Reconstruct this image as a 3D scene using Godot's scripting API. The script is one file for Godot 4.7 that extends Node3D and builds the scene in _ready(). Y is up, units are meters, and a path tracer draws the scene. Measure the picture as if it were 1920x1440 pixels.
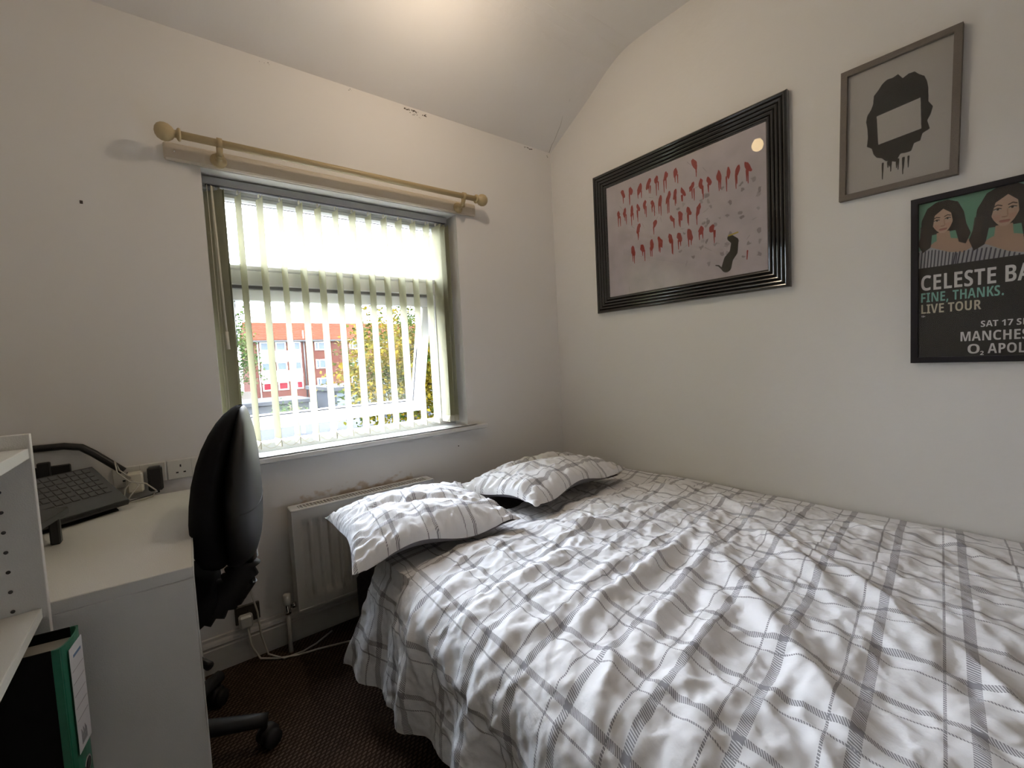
extends Node3D

# World: window wall is the plane z = 0 (room on +z), right wall is x = 0 (room on -x), floor y = 0.
const SKY_ENERGY := 19.0
const LAMP_ENERGY := 0.132
const EXPOSURE := 1.5

var rng := RandomNumberGenerator.new()
var used := {}

# ------------------------------------------------------------------ helpers
func numbered(called: String) -> String:
	if not used.has(called):
		used[called] = 0
		return called
	used[called] += 1
	return "%s_%03d" % [called, used[called]]

func thing(called: String, label: String, category: String, at := Vector3.ZERO, turn := 0.0, group := "") -> Node3D:
	var o := Node3D.new()
	o.name = numbered(called)
	add_child(o)
	o.position = at
	o.rotation.y = turn
	tag(o, label, category, group)
	return o

func tag(o: Node, label: String, category: String, group := "") -> void:
	o.set_meta("label", label)
	o.set_meta("category", category)
	if group != "":
		o.set_meta("group", group)

func structure(called: String, label: String) -> Node3D:
	var o := Node3D.new()
	o.name = numbered(called)
	add_child(o)
	o.set_meta("kind", "structure")
	o.set_meta("label", label)
	return o

func begin(flat := true) -> SurfaceTool:
	var st := SurfaceTool.new()
	st.begin(Mesh.PRIMITIVE_TRIANGLES)
	st.set_smooth_group(-1 if flat else 0)
	return st

func obj(called: String, st: SurfaceTool, m: Material, parent: Node = self) -> MeshInstance3D:
	st.generate_normals()
	return put(called, st.commit(), m, parent)

func put(called: String, mesh: Mesh, m: Material, parent: Node = self) -> MeshInstance3D:
	var o := MeshInstance3D.new()
	o.name = numbered(called) if parent == self else called
	o.mesh = mesh
	o.material_override = m
	parent.add_child(o, true)
	return o

func tri(st: SurfaceTool, a: Vector3, b: Vector3, c: Vector3, from: Vector3) -> void:
	if (b - a).cross(c - a).dot((a + b + c) / 3.0 - from) > 0.0:
		var t := b
		b = c
		c = t
	for p in [a, b, c]:
		st.set_uv(Vector2(p.x + p.z, p.y))
		st.add_vertex(p)

func quad(st: SurfaceTool, a: Vector3, b: Vector3, c: Vector3, d: Vector3, from: Vector3) -> void:
	tri(st, a, b, c, from)
	tri(st, a, c, d, from)

# a box with chamfered edges, centre c, size s
func bx(st: SurfaceTool, c: Vector3, s: Vector3, b := 0.002, turn := Basis()) -> void:
	var h := s * 0.5
	b = minf(b, minf(h.x, minf(h.y, h.z)) * 0.9)
	var n := h - Vector3(b, b, b)
	var f := func(x: float, y: float, z: float) -> Vector3: return c + turn * Vector3(x, y, z)
	for k in [-1.0, 1.0]:
		quad(st, f.call(k * h.x, -n.y, -n.z), f.call(k * h.x, n.y, -n.z), f.call(k * h.x, n.y, n.z), f.call(k * h.x, -n.y, n.z), c)
		quad(st, f.call(-n.x, k * h.y, -n.z), f.call(n.x, k * h.y, -n.z), f.call(n.x, k * h.y, n.z), f.call(-n.x, k * h.y, n.z), c)
		quad(st, f.call(-n.x, -n.y, k * h.z), f.call(n.x, -n.y, k * h.z), f.call(n.x, n.y, k * h.z), f.call(-n.x, n.y, k * h.z), c)
		if b > 0.0:
			for j in [-1.0, 1.0]:
				quad(st, f.call(k * h.x, j * n.y, -n.z), f.call(k * n.x, j * h.y, -n.z), f.call(k * n.x, j * h.y, n.z), f.call(k * h.x, j * n.y, n.z), c)
				quad(st, f.call(k * h.x, -n.y, j * n.z), f.call(k * n.x, -n.y, j * h.z), f.call(k * n.x, n.y, j * h.z), f.call(k * h.x, n.y, j * n.z), c)
				quad(st, f.call(-n.x, k * h.y, j * n.z), f.call(-n.x, k * n.y, j * h.z), f.call(n.x, k * n.y, j * h.z), f.call(n.x, k * h.y, j * n.z), c)
				for i in [-1.0, 1.0]:
					tri(st, f.call(k * h.x, j * n.y, i * n.z), f.call(k * n.x, j * h.y, i * n.z), f.call(k * n.x, j * n.y, i * h.z), c)

func box(called: String, lo: Vector3, hi: Vector3, m: Material, parent: Node = self, b := 0.002) -> MeshInstance3D:
	var st := begin()
	bx(st, (lo + hi) * 0.5, hi - lo, b)
	return obj(called, st, m, parent)

# a round tube through points, radius r (or one radius per point)
func tube(st: SurfaceTool, pts: Array, r: Variant, sides := 10, caps := true) -> void:
	var rings := []
	var up := Vector3.UP
	for i in pts.size():
		var d: Vector3 = (pts[mini(i + 1, pts.size() - 1)] - pts[maxi(i - 1, 0)]).normalized()
		var s := d.cross(up)
		if s.length() < 0.1:
			s = d.cross(Vector3.RIGHT)
		s = s.normalized()
		var t := s.cross(d).normalized()
		var rad: float = r[i] if r is Array else r
		var ring := []
		for k in sides:
			var a := TAU * k / sides
			ring.append(pts[i] + (s * cos(a) + t * sin(a)) * rad)
		rings.append(ring)
	for i in pts.size() - 1:
		var mid: Vector3 = (pts[i] + pts[i + 1]) * 0.5
		for k in sides:
			var j := (k + 1) % sides
			quad(st, rings[i][k], rings[i][j], rings[i + 1][j], rings[i + 1][k], mid)
	if caps:
		for e in [0, pts.size() - 1]:
			var inside: Vector3 = pts[1] if e == 0 else pts[e - 1]
			for k in sides:
				tri(st, pts[e], rings[e][k], rings[e][(k + 1) % sides], inside)

func tube_obj(called: String, pts: Array, r: Variant, m: Material, parent: Node = self, sides := 10) -> MeshInstance3D:
	var st := begin(false)
	tube(st, pts, r, sides)
	return obj(called, st, m, parent)

# profile of Vector2(radius, height) turned about an axis
func lathe(st: SurfaceTool, prof: Array, sides: int, at: Vector3, turn := Basis()) -> void:
	for i in prof.size() - 1:
		var a: Vector2 = prof[i]
		var b: Vector2 = prof[i + 1]
		var n2 := Vector2(b.y - a.y, a.x - b.x)
		for k in sides:
			var p := TAU * k / sides
			var q := TAU * (k + 1) / sides
			var v := func(c: Vector2, ang: float) -> Vector3: return at + turn * Vector3(c.x * cos(ang), c.y, c.x * sin(ang))
			var mid: Vector2 = (a + b) * 0.5 - n2.normalized() * 0.001
			var from := at + turn * Vector3(mid.x * cos((p + q) / 2), mid.y, mid.x * sin((p + q) / 2))
			if a.x > 1e-6:
				tri(st, v.call(a, p), v.call(a, q), v.call(b, q), from)
			if b.x > 1e-6:
				tri(st, v.call(a, p), v.call(b, q), v.call(b, p), from)

# indexed smooth grid; rows of nu points; flip turns the faces over
func sheet(nu: int, nv: int, p: PackedVector3Array, uv: PackedVector2Array, flip := false, wrap := false) -> ArrayMesh:
	var nrm := PackedVector3Array()
	nrm.resize(nu * nv)
	for j in nv:
		for i in nu:
			var l := i - 1
			var r := i + 1
			if wrap:
				if l < 0:
					l = nu - 2
				if r > nu - 1:
					r = 1
			else:
				l = maxi(l, 0)
				r = mini(r, nu - 1)
			var du := p[j * nu + r] - p[j * nu + l]
			var dv := p[mini(j + 1, nv - 1) * nu + i] - p[maxi(j - 1, 0) * nu + i]
			var n := dv.cross(du)
			n = n.normalized() if n.length() > 1e-12 else Vector3.UP
			nrm[j * nu + i] = -n if flip else n
	var idx := PackedInt32Array()
	for j in nv - 1:
		for i in nu - 1:
			var a := j * nu + i
			var b := a + 1
			var c := a + nu
			var d := c + 1
			if flip:
				idx.append_array([a, c, b, b, c, d])
			else:
				idx.append_array([a, b, c, b, d, c])
	var arr := []
	arr.resize(Mesh.ARRAY_MAX)
	arr[Mesh.ARRAY_VERTEX] = p
	arr[Mesh.ARRAY_NORMAL] = nrm
	arr[Mesh.ARRAY_TEX_UV] = uv
	arr[Mesh.ARRAY_INDEX] = idx
	var m := ArrayMesh.new()
	m.add_surface_from_arrays(Mesh.PRIMITIVE_TRIANGLES, arr)
	return m

# polygon in the x-y plane (any winding, convex enough for ear clipping) pushed out along z from z0 to z1
func prism(st: SurfaceTool, poly: PackedVector2Array, z0: float, z1: float, at := Vector3.ZERO, turn := Basis()) -> void:
	var ids := Geometry2D.triangulate_polygon(poly)
	var v := func(q: Vector2, z: float) -> Vector3: return at + turn * Vector3(q.x, q.y, z)
	var zm := (z0 + z1) * 0.5
	for i in range(0, ids.size(), 3):
		var a := poly[ids[i]]
		var b := poly[ids[i + 1]]
		var c := poly[ids[i + 2]]
		var m := (a + b + c) / 3.0
		tri(st, v.call(a, z0), v.call(b, z0), v.call(c, z0), v.call(m, zm))
		tri(st, v.call(a, z1), v.call(b, z1), v.call(c, z1), v.call(m, zm))
	var ccw := not Geometry2D.is_polygon_clockwise(poly)
	for i in poly.size():
		var a := poly[i]
		var b := poly[(i + 1) % poly.size()]
		var out2 := Vector2(b.y - a.y, a.x - b.x).normalized() * (1.0 if ccw else -1.0)
		var m := (a + b) * 0.5 - out2 * 0.0005
		quad(st, v.call(a, z0), v.call(b, z0), v.call(b, z1), v.call(a, z1), v.call(m, zm))

func lin(r: float, g: float, b: float) -> Color:
	return Color(r, g, b).linear_to_srgb()

func mat(c: Color, rough := 0.6, metal := 0.0, spec := 0.5) -> StandardMaterial3D:
	var m := StandardMaterial3D.new()
	m.albedo_color = c
	m.roughness = rough
	m.metallic = metal
	m.metallic_specular = spec
	return m

func bumpy(m: StandardMaterial3D, freq: float, strength: float, scale: float, seed_ := 1) -> StandardMaterial3D:
	var n := FastNoiseLite.new()
	n.seed = seed_
	n.frequency = freq
	n.fractal_octaves = 4
	var t := NoiseTexture2D.new()
	t.noise = n
	t.width = 256
	t.height = 256
	t.seamless = true
	t.as_normal_map = true
	t.bump_strength = strength
	m.normal_enabled = true
	m.normal_texture = t
	m.uv1_triplanar = true
	m.uv1_world_triplanar = true
	m.uv1_scale = Vector3(scale, scale, scale)
	return m

func disc(im: Image, x: float, y: float, r: float, c: Color) -> void:
	for j in range(maxi(0, int(y - r)), mini(im.get_height(), int(y + r) + 2)):
		for i in range(maxi(0, int(x - r)), mini(im.get_width(), int(x + r) + 2)):
			var a := clampf(r - Vector2(i - x, j - y).length() + 0.5, 0.0, 1.0) * c.a
			if a > 0.0:
				im.set_pixel(i, j, im.get_pixel(i, j).lerp(Color(c.r, c.g, c.b), a))

func stroke(im: Image, pts: Array, r0: float, r1: float, c: Color) -> void:
	for k in pts.size() - 1:
		var a: Vector2 = pts[k]
		var b: Vector2 = pts[k + 1]
		var n := maxi(1, int(a.distance_to(b) / maxf(0.6, r0 * 0.35)))
		for i in n + 1:
			var t := float(i) / n
			var q := a.lerp(b, t)
			disc(im, q.x, q.y, lerpf(r0, r1, (k + t) / (pts.size() - 1)), c)

func blot(im: Image, pts: Array, c: Color) -> void:
	var poly := PackedVector2Array(pts)
	var r := Rect2(poly[0], Vector2.ZERO)
	for q in poly:
		r = r.expand(q)
	for j in range(maxi(0, int(r.position.y)), mini(im.get_height(), int(r.end.y) + 1)):
		for i in range(maxi(0, int(r.position.x)), mini(im.get_width(), int(r.end.x) + 1)):
			if Geometry2D.is_point_in_polygon(Vector2(i + 0.5, j + 0.5), poly):
				im.set_pixel(i, j, im.get_pixel(i, j).lerp(Color(c.r, c.g, c.b), c.a))

func picture(im: Image, rough := 0.6) -> StandardMaterial3D:
	var m := mat(Color.WHITE, rough, 0.0, 0.2)
	m.albedo_texture = ImageTexture.create_from_image(im)
	return m

# ------------------------------------------------------------------ materials
var M := {}

func materials() -> void:
	M.wall = bumpy(mat(lin(0.81, 0.79, 0.765), 0.75, 0.0, 0.35), 0.03, 0.45, 2.2, 3)
	M.ceiling = bumpy(mat(lin(0.82, 0.80, 0.78), 0.85, 0.0, 0.3), 0.03, 0.45, 2.0, 4)
	M.gloss_white = mat(lin(0.62, 0.60, 0.57), 0.3)
	M.upvc = mat(lin(0.78, 0.79, 0.80), 0.25)
	M.gasket = mat(lin(0.05, 0.05, 0.06), 0.6)
	M.glass = mat(Color(1, 1, 1, 0.01), 0.0, 0.0, 0.38)
	M.glass.transparency = BaseMaterial3D.TRANSPARENCY_ALPHA
	M.pane = mat(Color(1, 1, 1, 0.02), 0.0, 0.0, 0.25)
	M.pane.transparency = BaseMaterial3D.TRANSPARENCY_ALPHA
	M.slat = bumpy(mat(lin(0.50, 0.49, 0.36), 0.8, 0.0, 0.1), 0.2, 1.5, 14.0, 5)
	M.slat.backlight_enabled = true
	M.slat.backlight = lin(0.28, 0.275, 0.20)
	M.headrail = mat(lin(0.42, 0.42, 0.42), 0.35)
	M.cream_plastic = mat(lin(0.66, 0.63, 0.52), 0.4)
	M.pole = bumpy(mat(lin(0.46, 0.36, 0.20), 0.4), 0.05, 1.0, 6.0, 6)
	M.board = mat(lin(0.58, 0.51, 0.41), 0.5)
	M.radiator = mat(lin(0.66, 0.65, 0.62), 0.3)
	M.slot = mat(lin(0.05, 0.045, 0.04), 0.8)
	M.chrome = mat(lin(0.7, 0.7, 0.7), 0.15, 1.0)
	M.desk = bumpy(mat(lin(0.72, 0.71, 0.68), 0.42), 0.2, 0.6, 6.0, 7)
	M.edge = mat(lin(0.78, 0.78, 0.75), 0.4)
	M.black = mat(lin(0.012, 0.012, 0.013), 0.45)
	M.black_fabric = bumpy(mat(lin(0.010, 0.010, 0.011), 0.95, 0.0, 0.2), 0.3, 3.0, 20.0, 8)
	M.black_plastic = bumpy(mat(lin(0.022, 0.023, 0.025), 0.5), 0.3, 1.0, 16.0, 9)
	M.rubber = mat(lin(0.012, 0.012, 0.012), 0.7)
	M.dark_sheet = bumpy(mat(lin(0.055, 0.05, 0.055), 0.9, 0.0, 0.2), 0.05, 4.0, 3.0, 10)
	M.cable = mat(lin(0.55, 0.53, 0.47), 0.45)
	M.socket = mat(lin(0.70, 0.69, 0.64), 0.3)
	M.keys = mat(lin(0.075, 0.078, 0.082), 0.5)
	M.frame_black = mat(lin(0.008, 0.008, 0.008), 0.12)
	M.frame_black.clearcoat_enabled = true
	M.frame_black.clearcoat = 1.0
	M.frame_black.clearcoat_roughness = 0.05
	M.frame_satin = mat(lin(0.008, 0.007, 0.012), 0.45)
	M.wood_grey = bumpy(mat(lin(0.19, 0.165, 0.14), 0.7), 0.06, 3.0, 12.0, 11)
	M.cover_black = mottled(lin(0.004, 0.004, 0.004), lin(0.03, 0.03, 0.03), 0.35, 0.7, 30.0, 21)
	M.green = mat(lin(0.012, 0.15, 0.085), 0.4)
	M.paper = mat(lin(0.66, 0.66, 0.70), 0.8)
	M.card = mat(lin(0.26, 0.24, 0.20), 0.9)
	M.print_blue = mat(lin(0.15, 0.25, 0.45), 0.8)
	M.print_grey = mat(lin(0.22, 0.22, 0.25), 0.8)
	M.ink = mat(lin(0.06, 0.06, 0.06), 0.8)

func mottled(a: Color, b: Color, freq: float, rough: float, scale: float, seed_: int) -> StandardMaterial3D:
	var n := FastNoiseLite.new()
	n.seed = seed_
	n.frequency = freq
	var g := Gradient.new()
	g.set_color(0, a)
	g.set_color(1, b)
	var t := NoiseTexture2D.new()
	t.noise = n
	t.width = 256
	t.height = 256
	t.seamless = true
	t.color_ramp = g
	var m := mat(Color.WHITE, rough)
	m.albedo_texture = t
	m.metallic_specular = 0.1
	m.uv1_triplanar = true
	m.uv1_world_triplanar = true
	m.uv1_scale = Vector3(scale, scale, scale)
	return m

# ------------------------------------------------------------------ main
func _ready() -> void:
	rng.seed = 7
	view_and_light()
	materials()
	shell()
	window_unit()
	blind()
	curtain_pole()
	bed()
	desk()
	shelf_unit()
	chair()
	radiator()
	pictures()
	sockets()
	desk_things()
	lamp()
	outside()

func view_and_light() -> void:
	var cam := Camera3D.new()
	cam.name = "camera"
	cam.fov = 81.6387
	cam.near = 0.02
	cam.far = 400.0
	cam.position = Vector3(-1.9931, 1.1490, 2.05)
	cam.basis = Basis.from_euler(Vector3(deg_to_rad(-3.3391), deg_to_rad(-37.9788), deg_to_rad(-2.8739)), EULER_ORDER_YXZ)
	add_child(cam)
	cam.current = true
	# cloudy sky, the same in every direction
	var sky_image := Image.create_empty(1024, 512, false, Image.FORMAT_RGBAF)
	var n := FastNoiseLite.new()
	n.seed = 12
	n.frequency = 1.6
	n.fractal_octaves = 5
	for j in 512:
		var el := PI * (0.5 - (j + 0.5) / 512.0)
		for i in 1024:
			var az := TAU * (i + 0.5) / 1024.0
			var d := Vector3(cos(az) * cos(el), sin(el), sin(az) * cos(el))
			var c := Color(0.10, 0.10, 0.095)
			if el > 0.0:
				var q := d / (d.y + 0.35)
				var cloud := smoothstep(-0.25, 0.25, n.get_noise_3d(q.x * 1.3, 0.0, q.z * 2.2) + 0.12)
				c = Color(0.70, 0.84, 1.04).lerp(Color(0.96, 0.985, 1.03), cloud)
			sky_image.set_pixel(i, j, c)
	var sm := PanoramaSkyMaterial.new()
	sm.panorama = ImageTexture.create_from_image(sky_image)
	var sky := Sky.new()
	sky.sky_material = sm
	var e := Environment.new()
	e.background_mode = Environment.BG_SKY
	e.sky = sky
	e.background_energy_multiplier = SKY_ENERGY
	e.tonemap_mode = Environment.TONE_MAPPER_LINEAR
	e.tonemap_exposure = EXPOSURE
	e.sdfgi_enabled = true
	e.ssao_enabled = true
	e.ssil_enabled = true
	var w := WorldEnvironment.new()
	w.name = "world_environment"
	w.environment = e
	add_child(w)
	# hazy sun behind the house, over the camera's left shoulder
	var sun := DirectionalLight3D.new()
	sun.name = "sun"
	sun.light_color = Color(1.0, 0.96, 0.88)
	sun.light_energy = 0.6
	sun.light_angular_distance = 3.0
	sun.shadow_enabled = true
	add_child(sun)
	sun.look_at_from_position(Vector3.ZERO, Vector3(0.38, -0.72, -0.58))

# ------------------------------------------------------------------ room
const XL := -2.47
const ZF := 3.3
const WX0 := -1.825
const WX1 := -0.712
const WY0 := 0.797
const WY1 := 1.922

func shell() -> void:
	# window wall, with the opening and its reveal; marks of damp and a dusty stain above the radiator
	var im := Image.create_empty(1024, 1024, false, Image.FORMAT_RGB8)
	im.fill(Color.WHITE)
	var n := FastNoiseLite.new()
	n.seed = 5
	n.frequency = 0.035
	n.fractal_octaves = 5
	var px := func(x: float, y: float) -> Vector2: return Vector2((x + 2.62) / 2.8 * 1024.0, (1.0 - y / 2.8) * 1024.0)
	var a: Vector2 = px.call(-1.60, 0.635)
	var b: Vector2 = px.call(-1.05, 0.56)
	for j in range(int(a.y), int(b.y)):
		for i in range(int(a.x), int(b.x)):
			var u := (i - a.x) / (b.x - a.x)
			var v := (j - a.y) / (b.y - a.y)
			var k := clampf((n.get_noise_2d(i, j * 1.6) + v * 1.1 - 0.75 + 0.35 * sin(u * PI)) * 1.6, 0.0, 0.75)
			im.set_pixel(i, j, Color.WHITE.lerp(Color(0.82, 0.73, 0.63), k))
	var wm: StandardMaterial3D = M.wall.duplicate()
	wm.uv1_triplanar = false
	wm.uv1_world_triplanar = false
	wm.uv1_scale = Vector3.ONE
	wm.normal_enabled = false
	wm.albedo_texture = ImageTexture.create_from_image(im)
	var st := begin()
	var zb := -0.27
	var uvq := func(p: Array, from: Vector3) -> void:
		for ids in [[0, 1, 2], [0, 2, 3]]:
			var t: Array = [p[ids[0]], p[ids[1]], p[ids[2]]]
			if (t[1] - t[0]).cross(t[2] - t[0]).dot(t[0] - from) > 0.0:
				t = [t[0], t[2], t[1]]
			for q in t:
				st.set_uv(Vector2((q.x + 2.62) / 2.8, 1.0 - q.y / 2.8))
				st.add_vertex(q)
	var top := 2.405
	for z in [0.0, zb]:
		var hi: float = top if z == 0.0 else 2.9
		for r in [[XL - 0.15, WX0, 0.0, hi], [WX1, 0.15, 0.0, hi], [WX0, WX1, 0.0, WY0], [WX0, WX1, WY1, hi]]:
			uvq.call([Vector3(r[0], r[2], z), Vector3(r[1], r[2], z), Vector3(r[1], r[3], z), Vector3(r[0], r[3], z)], Vector3(0, 0, -0.13))
	var c := Vector3((WX0 + WX1) / 2, (WY0 + WY1) / 2, 0)
	# reveal faces look inwards
	var rv := begin()
	for e in [[WX0, WY0, WX0, WY1], [WX1, WY0, WX1, WY1], [WX0, WY1, WX1, WY1], [WX0, WY0 - 0.03, WX1, WY0 - 0.03]]:
		var p0 := Vector3(e[0], e[1], 0)
		var p1 := Vector3(e[2], e[3], 0)
		var p2 := Vector3(e[2], e[3], zb)
		var p3 := Vector3(e[0], e[1], zb)
		var m := (p0 + p2) * 0.5
		var far_side := m + (m - Vector3(c.x, c.y, m.z))
		quad(rv, p0, p1, p2, p3, far_side)
	for e in [[XL - 0.15, 0.0, XL - 0.15, 2.9], [0.15, 0.0, 0.15, 2.9], [XL - 0.15, 0.0, 0.15, 0.0]]:
		uvq.call([Vector3(e[0], e[1], zb), Vector3(e[2], e[3], zb), Vector3(e[2], minf(e[3], top), 0), Vector3(e[0], e[1], 0)], Vector3(-1.2, 1.4, -0.13))
	var wall := obj("wall_back", st, wm)
	wall.set_meta("kind", "structure")
	wall.set_meta("label", "off-white plastered wall with the window in it")
	obj("window_reveal", rv, mat(lin(0.80, 0.79, 0.77), 0.45), wall)
	# damp specks and nail holes along the ceiling joint
	var sp := begin()
	var runs := [[-0.975, 2.392, -0.85, 2.389, 34, 0.0035], [-0.215, 2.394, -0.15, 2.392, 16, 0.0035], [-1.60, 2.392, -1.56, 2.391, 4, 0.002], [-1.24, 2.393, -1.22, 2.393, 3, 0.0025], [-0.03, 2.385, -0.02, 2.37, 3, 0.003], [-0.95, 2.375, -0.88, 2.372, 12, 0.0025]]
	for r in runs:
		for k in r[4]:
			var t := rng.randf()
			var s: float = r[5] * rng.randf_range(0.4, 1.2)
			bx(sp, Vector3(lerpf(r[0], r[2], t), lerpf(r[1], r[3], t) + rng.randf_range(-0.006, 0.004), 0.0), Vector3(s * rng.randf_range(1.0, 2.6), s, 0.0012), 0.0004)
	bx(sp, Vector3(-2.164, 1.736, 0.0), Vector3(0.008, 0.011, 0.003), 0.001)
	bx(sp, Vector3(-0.777, 0.693, 0.0), Vector3(0.006, 0.006, 0.002), 0.001)
	var specks := obj("damp_specks", sp, mat(lin(0.07, 0.05, 0.04), 0.9), wall)
	specks.set_meta("kind", "stuff")
	var w2 := box("wall_right", Vector3(0, -0.1, -0.0), Vector3(0.15, 2.9, ZF + 0.15), M.wall, self, 0.0)
	w2.set_meta("kind", "structure")
	w2.set_meta("label", "off-white plastered wall beside the bed")
	var w3 := box("wall_left", Vector3(XL - 0.15, -0.1, 0.0), Vector3(XL, 2.9, ZF + 0.15), M.wall, self, 0.0)
	w3.set_meta("kind", "structure")
	var w4 := box("wall_front", Vector3(XL, -0.1, ZF), Vector3(0.0, 2.9, ZF + 0.15), M.wall, self, 0.0)
	w4.set_meta("kind", "structure")
	# ceiling: slopes up from the window wall, then runs flat
	var prof := PackedVector2Array()
	for q in [[-0.27, 2.405], [0.0, 2.405], [0.13, 2.475], [0.256, 2.542], [0.343, 2.592], [0.416, 2.637], [0.47, 2.667], [0.52, 2.690], [0.57, 2.706], [0.63, 2.715], [0.75, 2.718], [ZF + 0.15, 2.718], [ZF + 0.15, 2.9], [-0.27, 2.9]]:
		prof.append(Vector2(q[0], q[1]))
	var cs := begin()
	prism(cs, prof, XL - 0.15, 0.15, Vector3.ZERO, Basis(Vector3(0, 0, 1), Vector3(0, 1, 0), Vector3(1, 0, 0)))
	var ceil := obj("ceiling", cs, M.ceiling)
	ceil.set_meta("kind", "structure")
	ceil.set_meta("label", "off-white ceiling sloping down to the window wall")
	# hairline crack up the corner
	var cy := func(z: float) -> float: return 2.405 + z * 0.538
	var pts := []
	for q in [[-0.012, 0.002], [-0.03, 0.045], [-0.034, 0.075], [-0.05, 0.12], [-0.062, 0.16], [-0.085, 0.20], [-0.09, 0.235], [-0.112, 0.29]]:
		pts.append(Vector3(q[0], cy.call(q[1]) + 0.0004, q[1]))
	tube_obj("crack", pts, [0.0016, 0.0013, 0.001, 0.0013, 0.001, 0.0009, 0.0006, 0.0004], mat(lin(0.30, 0.27, 0.24), 0.9), ceil, 5)
	floor_and_skirting()

func floor_and_skirting() -> void:
	# looped brown carpet: rows of small slanting loops
	var s := 512
	var col := Image.create_empty(s, s, false, Image.FORMAT_RGB8)
	var hgt := Image.create_empty(s, s, false, Image.FORMAT_RGB8)
	col.fill(lin(0.035, 0.022, 0.015))
	hgt.fill(Color(0.1, 0.1, 0.1))
	var r := RandomNumberGenerator.new()
	r.seed = 3
	var rows := 16
	var cols := 12
	for j in rows + 2:
		for i in cols + 2:
			var x := (i - 0.5 + (0.5 if j % 2 == 0 else 0.0)) * s / cols
			var y := (j - 0.5) * s / float(rows)
			var t := r.randf_range(0.75, 1.15)
			var c := lin(0.145 * t, 0.098 * t, 0.072 * t)
			for k in 9:
				var u := k / 8.0 - 0.5
				var q := Vector2(x + u * 26.0, y - u * 11.0)
				var rad := 8.5 * sqrt(1.0 - pow(u * 1.7, 2.0)) + 1.0
				disc(hgt, q.x, q.y, rad, Color(0.5, 0.5, 0.5))
				disc(hgt, q.x, q.y, rad * 0.55, Color(0.95, 0.95, 0.95))
				disc(col, q.x, q.y, rad, Color(c.r, c.g, c.b) * 0.8)
				disc(col, q.x, q.y, rad * 0.6, c)
	hgt.bump_map_to_normal_map(6.0)
	var m := mat(Color.WHITE, 0.95, 0.0, 0.2)
	m.albedo_texture = ImageTexture.create_from_image(col)
	m.normal_enabled = true
	m.normal_texture = ImageTexture.create_from_image(hgt)
	m.uv1_triplanar = true
	m.uv1_world_triplanar = true
	m.uv1_scale = Vector3(1, 1, 1) / 0.20
	var f := box("floor", Vector3(XL, -0.1, 0.0), Vector3(0.0, 0.0, ZF), m, self, 0.0)
	f.set_meta("kind", "structure")
	f.set_meta("label", "brown looped carpet")
	# moulded skirting boards
	var prof := PackedVector2Array([Vector2(0, 0), Vector2(0.020, 0), Vector2(0.020, 0.088), Vector2(0.017, 0.092), Vector2(0.017, 0.098), Vector2(0.020, 0.102), Vector2(0.017, 0.112), Vector2(0.011, 0.120), Vector2(0.009, 0.130), Vector2(0, 0.132)])
	var names := ["baseboard_back", "baseboard_right", "baseboard_left"]
	for k in 3:
		var st := begin()
		if k == 0:
			prism(st, prof, XL, 0.0, Vector3.ZERO, Basis(Vector3(0, 0, 1), Vector3(0, 1, 0), Vector3(1, 0, 0)))
		elif k == 1:
			prism(st, prof, 0.021, ZF, Vector3.ZERO, Basis(Vector3(-1, 0, 0), Vector3(0, 1, 0), Vector3(0, 0, 1)))
		else:
			prism(st, prof, 0.021, ZF, Vector3(XL, 0, 0), Basis(Vector3(1, 0, 0), Vector3(0, 1, 0), Vector3(0, 0, 1)))
		var o := obj(names[k], st, M.gloss_white)
		o.set_meta("kind", "structure")

# ------------------------------------------------------------------ window
func frame_rect(st: SurfaceTool, lo: Vector2, hi: Vector2, w: float, z0: float, z1: float, b := 0.004) -> void:
	var zc := (z0 + z1) * 0.5
	var zs := absf(z1 - z0)
	bx(st, Vector3((lo.x + hi.x) / 2, lo.y + w / 2, zc), Vector3(hi.x - lo.x, w, zs), b)
	bx(st, Vector3((lo.x + hi.x) / 2, hi.y - w / 2, zc), Vector3(hi.x - lo.x, w, zs), b)
	bx(st, Vector3(lo.x + w / 2, (lo.y + hi.y) / 2, zc), Vector3(w, hi.y - lo.y - 2 * w + 0.002, zs), b)
	bx(st, Vector3(hi.x - w / 2, (lo.y + hi.y) / 2, zc), Vector3(w, hi.y - lo.y - 2 * w + 0.002, zs), b)

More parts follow.
